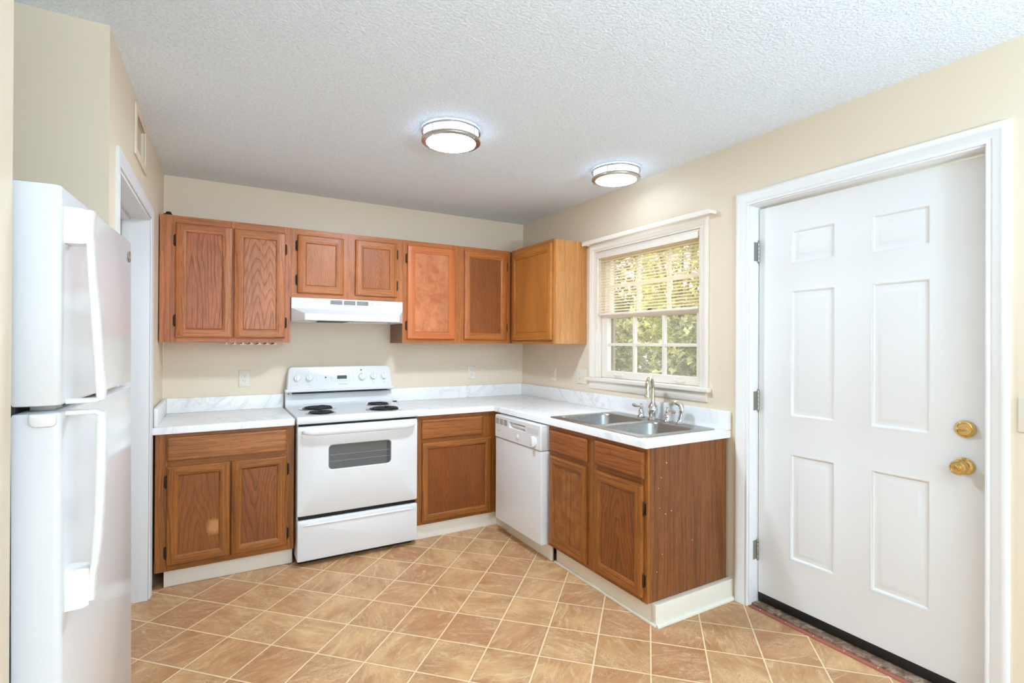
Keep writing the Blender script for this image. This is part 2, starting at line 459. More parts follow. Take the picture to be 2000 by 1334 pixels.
# oak tints (sRGB base / grain)
PINK, PINKD = (192, 118, 70), (116, 62, 30)
ORNG, ORND = (190, 112, 52), (124, 66, 30)
BROWN, BRND = (162, 98, 42), (88, 46, 16)
GOLD, GOLDD = (184, 116, 48), (140, 80, 28)
def pair(nm, c, d, across, seed):
    return [wood(nm+'_stile', c, d, 'z', seed=seed, freq=1.6, contrast=.8), wood(nm+'_rail', c, d, across, seed=seed+5, freq=1.6, contrast=.8)]
OAK = dict(pink=pair('pinkish_oak', PINK, PINKD, 'x', 1.2), orng=pair('orange_oak', ORNG, ORND, 'x', 4.1), brown=pair('brown_oak', BROWN, BRND, 'x', 7.7),
           browny=pair('brown_oak_side', BROWN, BRND, 'y', 3.3), gold=pair('golden_oak', GOLD, GOLDD, 'y', 8.8))

# ------------------------------------------------------------------ the room
def struct(name, bm, mats, label=None, cat=None, **k):
    return tag(obj(name, bm, mats, **k), label, cat, kind='structure')
YR = -10.5
b = B(); box(b, (-3.6, YR-.1, -.06), (.16, .1, 0)); struct('floor', b, M['floor'], 'diagonal tan slate-look vinyl tile floor', 'floor')
b = B(); box(b, (-3.6, YR-.1, H), (.16, .1, H+.08)); struct('ceiling', b, M['ceiling'], 'white popcorn-textured ceiling', 'ceiling')
b = B(); box(b, (XL-.0, .0, 0), (.14, .1, H)); struct('wall_back', b, M['wall'], 'beige back wall behind the stove', 'wall')
# right wall with window and entry-door openings
WY0, WY1, WZ0, WZ1 = -1.036, -1.984, 1.124, 2.045      # window opening
DY0, DY1, DZ1 = -2.285, -3.262, 2.112                  # door opening
b = B()
for y0, y1, z0, z1 in ((0, WY0, 0, H), (WY0, WY1, 0, WZ0-.03), (WY0, WY1, WZ1, H), (WY1, DY0, 0, H), (DY0, DY1, DZ1, H), (DY1, YR, 0, H)):
    box(b, (0, y1, z0), (.14, y0, z1))
struct('wall_right', b, M['wall'], 'beige right wall holding the window and the entry door', 'wall')
# left wall with doorway, ends at the fridge alcove
LY0, LY1, LZ1 = -1.618, -.665, 2.035
AY = -1.79
VY0, VY1, VZ0, VZ1 = -1.215, -.945, 2.225, 2.385
b = B()
for y0, y1, z0, z1 in ((-.0005, LY1, 0, H), (LY1, VY1, LZ1, H), (VY1, VY0, LZ1, VZ0), (VY1, VY0, VZ1, H), (VY0, LY0, LZ1, H), (LY0, AY, 0, H)):
    lbox(b, (y1, z0, -.12), (y0, z1, 0))
struct('wall_left', b, M['wall'], 'beige left wall with the cased doorway beside the cabinets', 'wall')
b = B(); box(b, (-3.5, AY, 0), (XL-.1446, AY+.1, H)); struct('wall_alcove', b, M['wall'], 'beige wall behind the refrigerator alcove', 'wall')
b = B(); box(b, (-3.6, AY+.1, 0), (-3.5, -2.79, H)); struct('wall_alcove_rear', b, M['wall'], 'beige wall at the back of the refrigerator', 'wall')
b = B(); box(b, (-3.5, YR, 0), (-2.762, -2.684, H)); struct('wall_left_near', b, M['wall'], 'beige wall edge at the near left beside the refrigerator', 'wall')
b = B()
for x0, x1, z0, z1 in ((-2.76, -2.4, 0, H), (0.1, 0, 0, H), (-2.4, .1, 2.3, H), (-2.4, .1, 0, .1)):
    box(b, (x0, YR-.1, z0), (x1, YR, z1))
struct('wall_rear', b, M['wall'], 'beige wall behind the camera', 'wall')
# closet space behind the left doorway
b = B(); lbox(b, (LY0-.05, 0, -.19), (LY1+.1, 2.1, -.15)); struct('door_2', b, M['closet'], 'plain grey closed door recessed in the left doorway', 'door')

def casing(bm, fr, u0, u1, v0, v1, wd, th, vbot=None):
    """mitred moulded casing round three sides (v1 = head); inner edges u0,u1,v1"""
    prof = [(0, 0), (0, th*.55), (.004, th*.62), (wd*.14, th*.62), (wd*.2, th*.5), (wd*.3, th*.75), (wd*.62, th*.85), (wd*.68, th*.98), (wd*.95, th), (wd, th*.9), (wd, 0)]
    rings = [[fr(u0-d, v0, w) for d, w in prof], [fr(u0-d, v1+d, w) for d, w in prof], [fr(u1+d, v1+d, w) for d, w in prof], [fr(u1+d, v0, w) for d, w in prof]]
    loft(bm, rings, close=False)
# left doorway casing + jamb
b = B(); casing(b, F_LEFT, LY0+.006, LY1-.006, 0.0005, LZ1-.006, .056, .011); tag(obj('trim_1', b, M['shaded_trim']), 'white moulded casing around the left doorway', 'door casing', kind='structure')
b = B()
J0, J1 = -.1495, -.001
lbox(b, (LY0+.0005, .0005, J0), (LY0+.02, LZ1-.0005, J1)); lbox(b, (LY1-.02, .0005, J0), (LY1-.0005, LZ1-.0005, J1)); lbox(b, (LY0+.0205, LZ1-.02, J0), (LY1-.0205, LZ1-.0005, J1))
for y0, y1 in ((LY0+.0205, LY0+.034), (LY1-.034, LY1-.0205)): lbox(b, (y0, .0005, -.12), (y1, LZ1-.0205, -.085))
lbox(b, (LY0+.0345, LZ1-.034, -.12), (LY1-.0345, LZ1-.0205, -.085))
tag(obj('trim_2', b, M['shaded_trim'], bevel=.002), 'white jamb lining inside the left doorway', 'door jamb', kind='structure')

# ------------------------------------------------------------------ entry door (door_1)
D1 = thing('door_1', 'white six-panel entry door in the right wall', 'door', (0, -2.77, 0), kind='structure')
fr = F_RIGHT
b = B(); casing(b, fr, 2.292, 3.252, 0.0, 2.106, .066, .018); obj('casing', b, M['trim'], D1)
b = B()
box(b, (2.2855, .0005, -.1395), (2.300, 2.1, .0005), fr); box(b, (3.247, .0005, -.1395), (3.2615, 2.1, .0005), fr); box(b, (2.2855, 2.1, -.1395), (3.2615, 2.1115, .0005), fr)
box(b, (2.300, .02, -.135), (2.315, 2.0995, -.118), fr); box(b, (3.232, .02, -.135), (3.247, 2.0995, -.118), fr)
obj('jamb', b, M['trim'], D1, bevel=.0015)
DW0, DW1 = -.114, -.070        # leaf between these w
LU0, LU1, LV0, LV1 = 2.3045, 3.243, .062, 2.088
panels = [(2.477, 2.697, 1.772, 1.947), (2.839, 3.067, 1.776, 1.950), (2.473, 2.697, 1.006, 1.648), (2.838, 3.063, 1.008, 1.651), (2.466, 2.690, .294, .829), (2.832, 3.061, .289, .831)]
b = B()
us = sorted({LU0, LU1, *[p[0] for p in panels[4:]], *[p[1] for p in panels[4:]]})
PU = [(2.472, 2.694), (2.836, 3.063)]; PV = [(.291, .830), (1.007, 1.650), (1.774, 1.949)]
us = [LU0, PU[0][0], PU[0][1], PU[1][0], PU[1][1], LU1]; vs_ = [LV0, .291, .830, 1.007, 1.650, 1.774, 1.949, LV1]
for i in range(5):
    for j in range(7):
        if i in (1, 3) and j in (1, 3, 5):
            u0, u1, v0, v1 = us[i], us[i+1], vs_[j], vs_[j+1]
            R = lambda d, w: [fr(u0+d, v0+d, w), fr(u1-d, v0+d, w), fr(u1-d, v1-d, w), fr(u0+d, v1-d, w)]
            loft(b, [R(0, DW1), R(.004, DW1+.002), R(.010, DW1+.001), R(.017, DW1-.008), R(.024, DW1-.008), R(.046, DW1-.001), R(.050, DW1-.0005)], caps=(False, True))
        else:
            b.faces.new([b.verts.new(fr(*p)) for p in ((us[i], vs_[j], DW1), (us[i+1], vs_[j], DW1), (us[i+1], vs_[j+1], DW1), (us[i], vs_[j+1], DW1))])
for P4 in (((LU0, LV0), (LU1, LV0)), ((LU1, LV0), (LU1, LV1)), ((LU1, LV1), (LU0, LV1)), ((LU0, LV1), (LU0, LV0))):
    (a0, a1), (c0, c1) = P4
    b.faces.new([b.verts.new(fr(*p)) for p in ((a0, a1, DW0), (c0, c1, DW0), (c0, c1, DW1), (a0, a1, DW1))])
b.faces.new([b.verts.new(fr(*p)) for p in ((LU0, LV0, DW0), (LU0, LV1, DW0), (LU1, LV1, DW0), (LU1, LV0, DW0))])
bmesh.ops.remove_doubles(b, verts=b.verts, dist=.0002)
leaf = obj('door_leaf', b, M['door'], D1, sharp=50)
b = B(); box(b, (LU0, .018, -.112), (LU1, .0615, -.069), fr); tag(obj('door_sweep', b, M['black'], D1, bevel=.004), 'black rubber sweep under the white door')
for hz in (1.863, 1.074, .287):
    b = B()
    for k in range(5): lathe(b, [(.0062, -.053+k*.0215), (.0066, -.052+k*.0215), (.0066, -.0335+k*.0215), (.0062, -.0325+k*.0215)], fr(2.3022, hz, -.066), (0, 0, 1), 12)
    for s in (-1, 1): lathe(b, [(.004, 0), (.0055, .002), (.003, .006), (0, .007)], fr(2.3022, hz+s*.054, -.066), (0, 0, s), 10)
    box(b, (2.3000, hz-.05, -.0695), (2.3012, hz+.05, -.03), fr)
    tag(obj('hinge', b, M['steelh'], D1), 'satin steel butt hinge')
# deadbolt and knob in polished brass
kd = (-1, 0, 0)
b = B(); lathe(b, [(.031, 0), (.0335, .003), (.0335, .007), (.029, .014), (.024, .017), (.022, .0155), (.0, .0155)], fr(3.171, 1.051, DW1), kd, 36)
db = tag(obj('deadbolt', b, M['brass'], D1), 'round polished brass deadbolt plate')
b = B()
o = fr(3.171, 1.051, DW1+.0155)
pts = [(-.017, -.003), (-.006, -.0065), (.004, -.005), (.017, -.0075), (.018, .004), (.004, .006), (-.004, .005), (-.016, .007)]
ca, sa = math.cos(.5), math.sin(.5)
slab(b, [(3.171+u*ca-v*sa, 1.051+u*sa+v*ca) for u, v in pts], fr, DW1+.0155, DW1+.030, .003)
obj('thumb_turn', b, M['brass'], db)
b = B(); lathe(b, [(.031, 0), (.0335, .003), (.0335, .006), (.028, .012), (.017, .015), (.0135, .02), (.0125, .030), (.017, .036), (.026, .042), (.0292, .052), (.0285, .060), (.024, .066), (.0205, .067), (.020, .0655), (.0115, .0655), (.0105, .0675), (.005, .069), (0, .069)], fr(3.167, .908, DW1), kd, 40)
kn = tag(obj('door_knob', b, M['brass'], D1), 'round polished brass knob')
b = B(); box(b, (3.1635, .9065, DW1+.069), (3.1705, .9095, DW1+.0725), fr); obj('lock_button', b, M['brass'], kn, bevel=.0006)
# sill of the doorway: red strip, dark vinyl remnant
b = B(); box(b, (.018, -3.246, .0005), (.112, -2.301, .014)); struct('trim_3', b, M['scrap'], 'dark slate-look vinyl strip on the sill under the entry door', 'sill', bevel=.002)
b = B(); box(b, (-.008, -3.246, .0005), (.0175, -2.301, .006)); 
t3 = struct('trim_4', b, M['red'], 'red-brown painted strip on the floor along the entry door', 'strip', bevel=.0015)
b = B()
for k in range(7): lathe(b, [(.0028, 0), (.0026, .0010), (0, .0012)], (.006, -2.36-k*.135, .006), (0, 0, 1), 8)
obj('nail_head', b, M['trim'], t3)

# ------------------------------------------------------------------ cabinets
def door_panel(parent, fr, u0, u1, v0, v1, wbase, oak, pmat, fw=.056, hinges=None, name='door', th=.019, panel=True, flat=False):
    """frame-and-panel cabinet door with eased edges and a moulded inner edge"""
    b = B(); t = wbase+th
    R = lambda d, w: [fr(u0+d, v0+d, w), fr(u1-d, v0+d, w), fr(u1-d, v1-d, w), fr(u0+d, v1-d, w)]
    def seg(d0, w0, d1, w1, dark=False):
        p, q = R(d0, w0), R(d1, w1)
        for i in range(4):
            j = (i+1) % 4
            b.faces.new([b.verts.new(x) for x in (p[i], p[j], q[j], q[i])]).material_index = 2 if dark else (1 if i in (0, 2) else 0)
    e = .009; m = fw-.016
    seg(0, wbase, 0, t-e); seg(0, t-e, e*.3, t-e*.3); seg(e*.3, t-e*.3, e, t)
    def quad(a0, b0, a1, b1, mi): b.faces.new([b.verts.new(fr(*p)) for p in ((a0, b0, t), (a1, b0, t), (a1, b1, t), (a0, b1, t))]).material_index = mi
    quad(u0+e, v0+e, u0+m, v1-e, 0); quad(u1-m, v0+e, u1-e, v1-e, 0); quad(u0+m, v0+e, u1-m, v0+m, 1); quad(u0+m, v1-m, u1-m, v1-e, 1)
    dep = .0035 if flat else .009
    seg(m, t, m+.002, t-.002); seg(m+.002, t-.002, m+.008, t-.003); seg(m+.008, t-.003, fw-.001, t-dep+.001); seg(fw-.001, t-dep+.001, fw+.003, t-dep-.0012, True)
    p = R(0, wbase); b.faces.new([b.verts.new(x) for x in p])
    bmesh.ops.remove_doubles(b, verts=b.verts, dist=.00005)
    d = obj(name, b, list(oak)+[M['stain']], parent, sharp=25)
    b = B(); pp = fw-.0005
    box(b, (u0+pp, v0+pp, wbase+.001), (u1-pp, v1-pp, t-dep), fr); obj('panel', b, pmat, d)
    for (side, v) in hinges or ():
        b = B(); uu = u0 if side < 0 else u1; s = side
        box(b, (uu+s*.002, v-.028, wbase+.0002), (uu+s*.013, v+.028, wbase+.002), fr)
        lathe(b, [(.0035, -.026), (.0045, -.024), (.0045, .024), (.0035, .026)], fr(uu+s*.004, v, wbase+.006), (0, 0, 1), 10)
        for q in (-1, 1): lathe(b, [(.0045, 0), (.0055, .004), (.003, .009), (0, .011)], fr(uu+s*.004, v+q*.026, wbase+.006), (0, 0, q), 8)
        obj('hinge', b, M['bronze'], d)
    return d

def drawer_front(parent, fr, u0, u1, v0, v1, wbase, mat, name='drawer_front', th=.019):
    b = B(); R = lambda d, w: [fr(u0+d, v0+d, w), fr(u1-d, v0+d, w), fr(u1-d, v1-d, w), fr(u0+d, v1-d, w)]
    t = wbase+th
    loft(b, [R(0, wbase), R(0, t-.008), R(.003, t-.003), R(.010, t)])
    return obj(name, b, mat, parent, sharp=22)

def face_frame(parent, fr, u0, u1, v0, v1, w0, w1, stiles, rails, oak):
    """stiles: list of (u0,u1) full height; rails: list of (v0,v1,ua,ub)"""
    b = B()
    for a, c in stiles: box(b, (a, v0, w0), (c, v1, w1), fr, 0)
    for r in rails: box(b, (r[2], r[0], w0), (r[3], r[1], w1-.0006), fr, 1)
    return obj('face_frame', b, oak, parent)

UB, UT, UD = 1.369, 2.136, .305
OV = UD+.0005
def P(nm, c, d, **k): return wood(nm, c, d, **k)
# upper left double cabinet
C1 = thing('wall_cabinet', 'pinkish oak two-door wall cabinet at the left end of the row', 'cabinet', (-2.36, -.15, UB), 'oak wall cabinets')
b = B(); box(b, (-2.7205, UB, .001), (-1.9975, UT, UD-.0195), F_BACK); obj('carcass', b, OAK['pink'][0], C1)
face_frame(C1, F_BACK, -2.7205, -1.9975, UB, UT, UD-.019, UD, [(-2.7205, -2.63), (-2.355, -2.315), (-2.045, -1.9975)], [(UB, UB+.04, -2.63, -2.045), (UT-.055, UT, -2.63, -2.045)], OAK['pink'])
door_panel(C1, F_BACK, -2.639, -2.339, 1.399, 2.094, OV, OAK['pink'], P('oak_panel_straight_swirl', (182, 108, 66), (106, 54, 26), mode='cath', seed=2.2, c0=-2.56+2.36, K=44, Bk=1.6, freq=1.3), hinges=[(-1, 1.985), (-1, 1.50)])
door_panel(C1, F_BACK, -2.330, -2.032, 1.399, 2.092, OV, OAK['pink'], P('oak_panel_chevron', (194, 122, 76), (108, 56, 28), mode='cath', seed=5.1, c0=-2.165+2.36, K=50, Bk=9, freq=1.0, contrast=1.0, fold=.042), hinges=[(1, 1.985), (1, 1.50)])
# cabinet over the hood
C2 = thing('wall_cabinet', 'short oak two-door wall cabinet above the white range hood', 'cabinet', (-1.61, -.15, 1.672), 'oak wall cabinets')
b = B(); box(b, (-1.9965, 1.673, .001), (-1.2305, UT, UD-.0195), F_BACK); obj('carcass', b, OAK['pink'][0], C2)
OM = pair('mid_oak', (190, 114, 58), (122, 66, 32), 'x', 2.9)
face_frame(C2, F_BACK, -1.9965, -1.2305, 1.673, UT, UD-.019, UD, [(-1.9965, -1.935), (-1.675, -1.555), (-1.30, -1.2305)], [(1.673, 1.715, -1.935, -1.30), (UT-.055, UT, -1.935, -1.30)], OM)
door_panel(C2, F_BACK, -1.957, -1.656, 1.703, 2.095, OV, OM, P('oak_panel_fine', (190, 116, 64), (126, 68, 34), mode='cath', seed=9.1, c0=-1.88+1.61, K=90, Bk=8, freq=1.3, contrast=.75), hinges=[(-1, 2.02), (-1, 1.79)])
door_panel(C2, F_BACK, -1.577, -1.277, 1.705, 2.100, OV, OM, P('oak_panel_brownish', (172, 98, 44), (104, 54, 20), mode='cath', seed=11.4, c0=-1.42+1.61, K=80, Bk=16, freq=1.2, contrast=.85), hinges=[(1, 2.02), (1, 1.79)])
# right double cabinet, running into the corner
C3 = thing('wall_cabinet', 'orange oak two-door wall cabinet between the hood and the corner', 'cabinet', (-.62, -.15, UB), 'oak wall cabinets')
b = B(); box(b, (-1.2295, UB, .001), (-.001, UT, UD-.0195), F_BACK); obj('carcass', b, wood('dark_oak_veneer', (150, 96, 66), (100, 60, 38), 'z', seed=6.6), C3)
face_frame(C3, F_BACK, -1.2295, -.3065, UB, UT, UD-.019, UD, [(-1.2295, -1.18), (-.835, -.71), (-.37, -.3065)], [(UB, UB+.04, -1.18, -.37), (UT-.055, UT, -1.18, -.37)], OAK['orng'])
door_panel(C3, F_BACK, -1.197, -.813, 1.400, 2.102, OV, [wood('salmon_plain_stile', (198, 110, 56), (172, 90, 44), 'z', seed=1.5, contrast=.35), wood('salmon_plain_rail', (198, 110, 56), (172, 90, 44), 'x', seed=2.5, contrast=.35)], wood('salmon_mottled_panel', (202, 126, 80), (172, 94, 50), 'z', seed=3.5, contrast=.3, blotch=(178, 100, 56)), hinges=[(-1, 2.0), (-1, 1.50)], flat=True)
door_panel(C3, F_BACK, -.731, -.347, 1.399, 2.103, OV, OAK['orng'], P('oak_panel_dark_chevron', (150, 86, 42), (100, 52, 22), mode='cath', seed=13.3, c0=-.50+.62, K=95, Bk=-32, freq=1.3, contrast=.85), hinges=[(1, 2.0), (1, 1.50)])
# right wall cabinet
C4 = thing('wall_cabinet', 'golden oak single-door wall cabinet on the right wall beside the window', 'cabinet', (-.15, -.62, UB), 'oak wall cabinets')
b = B(); box(b, (.3075, UB, .001), (.9315, UT, UD-.0195), F_RIGHT); obj('carcass', b, wood('light_golden_veneer', (202, 142, 84), (164, 104, 50), 'z', seed=4.4, freq=1.2, contrast=.7, rough=.25), C4)
face_frame(C4, F_RIGHT, .3075, .9315, UB, UT, UD-.019, UD, [(.3275, .37), (.89, .9315)], [(UB, UB+.04, .37, .89), (UT-.055, UT, .37, .89)], OAK['gold'])
door_panel(C4, F_RIGHT, .349, .921, 1.397, 2.106, OV, OAK['gold'], P('golden_panel', (186, 118, 54), (156, 92, 38), seed=15.1, freq=.9, contrast=.6), fw=.062)
# small stray things on / under the left wall cabinet
b = B(); box(b, (-2.705, -.275, UT+.0005), (-2.66, -.235, UT+.013)); lathe(b, [(.013, 0), (.016, .006), (.012, .014), (0, .016)], (-2.68, -.255, UT+.013), (0, 0, 1), 12)
tag(obj('cabinet_catch', b, M['bronze'], bevel=.002), 'small dark brown knob-like catch lying on top of the left wall cabinet', 'catch')
RK = thing('stemware_rack', 'low slotted rack screwed under the left wall cabinet', 'rack', (-2.2, -.2, UB))
for k in range(7):
    b = B(); x = -2.375+k*.047
    box(b, (x, -.29, UB-.010), (x+.012, -.06, UB-.0005)); box(b, (x-.010, -.29, UB-.013), (x+.022, -.06, UB-.010))
    obj('rail', b, M['bisque'], RK)

# base cabinets
CT = .866      # underside of worktop
BD, BB = .608, .106
def toe(parent, fr, u0, u1, w, h=BB-.001, th=.015):
    b = B(); box(b, (u0, .0005, w-th), (u1, h, w), fr); return tag(obj('toe_kick', b, M['base'], parent, bevel=.002), 'off-white painted toe board')
K1 = thing('base_cabinet', 'oak base cabinet with one wide drawer left of the stove', 'cabinet', (-2.36, -.3, 0), 'oak base cabinets')
b = B(); box(b, (-2.7105, BB, .025), (-2.0085, CT-.001, BD-.0195), F_BACK); obj('carcass', b, OAK['brown'][0], K1)
face_frame(K1, F_BACK, -2.7105, -2.0085, BB, CT-.001, BD-.019, BD, [(-2.7105, -2.645), (-2.36, -2.335), (-2.06, -2.0085)], [(BB, BB+.04, -2.645, -2.06), (.675, .715, -2.645, -2.06), (CT-.045, CT-.001, -2.645, -2.06)], OAK['brown'])
BO = BD+.0005
DRW = wood('drawer_oak', (176, 112, 60), (118, 66, 30), 'x', seed=2.6, freq=1.5)
drawer_front(K1, F_BACK, -2.655, -2.051, .713, .843, BO, DRW)
door_panel(K1, F_BACK, -2.657, -2.351, .138, .684, BO, OAK['brown'], P('oak_panel_worn', (150, 88, 40), (98, 52, 22), mode='cath', seed=17.7, c0=-2.52+2.36, K=42, Bk=3.5, freq=1.3, contrast=.75, stain=(-2.432+2.36, .318, .042, .055, (196, 140, 86))), hinges=[(-1, .60), (-1, .21)])
door_panel(K1, F_BACK, -2.346, -2.048, .138, .683, BO, OAK['brown'], P('oak_panel_tall_grain', (146, 84, 40), (86, 46, 20), mode='cath', seed=19.2, c0=-2.22+2.36, K=46, Bk=-5, freq=1.3, contrast=.9), hinges=[(1, .60), (1, .21)])
toe(K1, F_BACK, -2.672, -2.0085, .556)
K2 = thing('base_cabinet', 'oak base cabinet with one drawer between the stove and dishwasher', 'cabinet', (-.9, -.3, 0), 'oak base cabinets')
b = B(); box(b, (-1.2275, BB, .025), (-.6105, CT-.001, BD-.0195), F_BACK); obj('carcass', b, OAK['brown'][0], K2)
face_frame(K2, F_BACK, -1.2275, -.6085, BB, CT-.001, BD-.019, BD, [(-1.2275, -1.18), (-.73, -.6085)], [(BB, BB+.03, -1.18, -.73), (.665, .71, -1.18, -.73), (CT-.045, CT-.001, -1.18, -.73)], OAK['brown'])
drawer_front(K2, F_BACK, -1.190, -.720, .701, .835, BO, wood('drawer_oak_dark', (164, 98, 46), (110, 60, 26), 'x', seed=4.6, freq=1.4))
door_panel(K2, F_BACK, -1.187, -.647, .127, .677, BO, OAK['brown'], P('oak_panel_reddish', (140, 76, 32), (80, 40, 16), mode='cath', seed=23.1, c0=-1.0+.9, K=70, Bk=-6, freq=1.5, contrast=.7), fw=.05)
toe(K2, F_BACK, -1.2275, -.5785, .586)
# filler post between corner cabinet and dishwasher
b = B(); box(b, (.6095, BB, .579), (.7215, CT-.001, .6075), F_RIGHT); obj('corner_filler', b, OAK['browny'][0], K2)
b = B(); box(b, (.5795, .0005, .562), (.7215, BB-.004, .577), F_RIGHT); obj('toe_kick', b, M['base'], K2)
# sink cabinet
K3 = thing('base_cabinet', 'oak sink base cabinet with two false drawers and an exposed end panel', 'cabinet', (-.3, -1.75, 0), 'oak base cabinets')
SY0, SY1 = 1.332, 2.176
b = B(); 
for u0, u1 in ((SY0, SY0+.016), ): box(b, (u0, BB, .001), (u1, CT-.001, BD-.0195), F_RIGHT)
box(b, (SY0+.0165, BB, .001), (SY1-.0165, BB+.016, BD-.0195), F_RIGHT); box(b, (SY0+.0165, BB+.0165, .001), (SY1-.0165, .6, .012), F_RIGHT)
obj('carcass', b, OAK['browny'][0], K3)
b = B(); box(b, (SY1-.016, BB, .024), (SY1, CT-.001, BD-.0195), F_RIGHT); obj('end_panel', b, wood('end_panel_veneer', (138, 84, 44), (84, 46, 22), 'z', seed=8.1, freq=1.3, contrast=.9, rough=.5), K3)
b = B()
for (yy, zz, r) in ((-.03, .66, .003), (-.04, .56, .003), (-.085, .525, .004), (-.13, .535, .004), (-.09, .78, .005), (-.05, .71, .004), (-.06, .33, .003), (-.02, .25, .003), (-.3, .36, .003)):
    r *= .7; b = B(); lathe(b, [(r, 0), (r*.8, .0006), (0, .0007)], (-.56-yy*.9, -SY1-.00005, zz), (0, -1, 0), 7); obj('paint_fleck', b, M['base'], K3)
face_frame(K3, F_RIGHT, SY0, SY1, BB, CT-.001, BD-.019, BD, [(SY0, SY0+.035), (1.71, 1.80), (2.135, SY1)], [(BB, BB+.035, SY0+.035, 2.135), (.665, .715, SY0+.035, 2.135), (CT-.045, CT-.001, SY0+.035, 2.135)], OAK['browny'])
DRY = wood('false_drawer_oak', (160, 92, 42), (106, 56, 24), 'y', seed=6.9, freq=1.4)
drawer_front(K3, F_RIGHT, 1.352, 1.724, .706, .834, BO, DRY, 'false_drawer'); drawer_front(K3, F_RIGHT, 1.790, 2.160, .711, .841, BO, DRY, 'false_drawer')
door_panel(K3, F_RIGHT, 1.352, 1.721, .128, .676, BO, OAK['browny'], P('oak_panel_speckled', (146, 84, 36), (112, 62, 28), seed=27.1, freq=1.1, contrast=.8, blotch=(166, 108, 52)))
door_panel(K3, F_RIGHT, 1.787, 2.154, .131, .678, BO, OAK['browny'], P('oak_panel_dark_streak', (142, 80, 36), (82, 44, 18), mode='cath', ac='y', seed=29.5, c0=-1.98+1.75, K=46, Bk=6, freq=1.3, contrast=.95), hinges=[(1, .565), (1, .215)])
toe(K3, F_RIGHT, 1.372, 2.1755, .578)
b = B()
box(b, (2.1765, .0005, .0005), (2.206, .107, .5785), F_RIGHT); tag(obj('end_baseboard', b, M['base'], K3, bevel=.002), 'off-white painted board under the end panel')
b = B()
prof = [(0, .0006), (.016, .0006), (.0155, .007), (.012, .0125), (.006, .0155), (0, .0165)]
loft(b, [[Vector((-.001, -2.2065-d, z)) for d, z in prof], [Vector((-.5787-0.0, -2.2065-d, z)) for d, z in prof]])
tag(obj('quarter_round', b, M['base'], K3), 'off-white shoe moulding')
b = B(); box(b, (1.36, .0006, .5785), (2.2065, .014, .588), F_RIGHT); obj('shoe_strip', b, M['base'], K3, bevel=.003)

# ------------------------------------------------------------------ worktops
def opoly_offset(poly, d):
    n = len(poly); out = []
    area = sum(poly[i][0]*poly[(i+1) % n][1]-poly[(i+1) % n][0]*poly[i][1] for i in range(n)); s = 1 if area > 0 else -1
    for i in range(n):
        p0, p1, p2 = Vector(poly[i-1]), Vector(poly[i]), Vector(poly[(i+1) % n])
        e1 = (p1-p0).normalized(); e2 = (p2-p1).normalized()
        n1 = Vector((-e1.y, e1.x))*s; n2 = Vector((-e2.y, e2.x))*s
        out.append(tuple(p1+(n1+n2)*d))
    return out
def worktop(bm, poly, hole, z0, z1, e=.005):
    rings = []
    for d, z in ((0, z0), (0, z1-e), (e*.3, z1-e*.3), (e, z1)):
        rings.append([bm.verts.new((x, y, z)) for x, y in opoly_offset(poly, d)])
    n = len(poly)
    for a, c in zip(rings, rings[1:]):
        for i in range(n): bm.faces.new((a[i], a[(i+1) % n], c[(i+1) % n], c[i]))
    for ring, z in ((rings[0], z0), (rings[-1], z1)):
        es = [bm.edges.get((ring[i], ring[(i+1) % n])) for i in range(n)]
        if hole:
            hv = [bm.verts.new((x, y, z)) for x, y in hole]; m = len(hv)
            es += [bm.edges.new((hv[i], hv[(i+1) % m])) for i in range(m)]
            bmesh.ops.triangle_fill(bm, edges=es, use_beauty=True)
        else: bm.faces.new(ring)
ZT = .906
T1 = thing('countertop', 'short white marble-look countertop left of the stove', 'countertop', (-2.36, -.3, CT))
b = B(); worktop(b, [(-2.7195, -.632), (-2.0075, -.632), (-2.0075, -.003), (-2.7195, -.003)], None, CT, ZT); obj('top', b, M['marble'], T1, sharp=50)
b = B(); box(b, (-2.7005, -.022, ZT+.0003), (-2.0075, -.003, 1.003)); obj('backsplash', b, M['marble'], T1, bevel=.003)
b = B(); box(b, (-2.7195, -.60, ZT+.0003), (-2.701, -.003, 1.005)); obj('side_splash', b, M['marble'], T1, bevel=.003)
T2 = thing('countertop', 'long L-shaped white marble-look countertop around the corner to the sink', 'countertop', (-.6, -.6, CT))
b = B(); worktop(b, [(-1.2305, -.632), (-.632, -.632), (-.632, -2.19), (-.003, -2.19), (-.003, -.003), (-1.2305, -.003)], [(-.59, -1.337), (-.075, -1.337), (-.075, -2.122), (-.59, -2.122)], CT, ZT); obj('top', b, M['marble'], T2, sharp=50)
b = B(); box(b, (-1.2305, -.022, ZT+.0003), (-.0225, -.003, 1.008)); obj('backsplash', b, M['marble'], T2, bevel=.003)
b = B(); box(b, (-.022, -2.19, ZT+.0003), (-.003, -.003, 1.008)); obj('backsplash', b, M['marble'], T2, bevel=.003)
b = B(); box(b, (-.0205, -2.1918, ZT+.004), (-.0045, -2.1903, 1.004)); obj('splash_end_cap', b, M['marble'], T2)

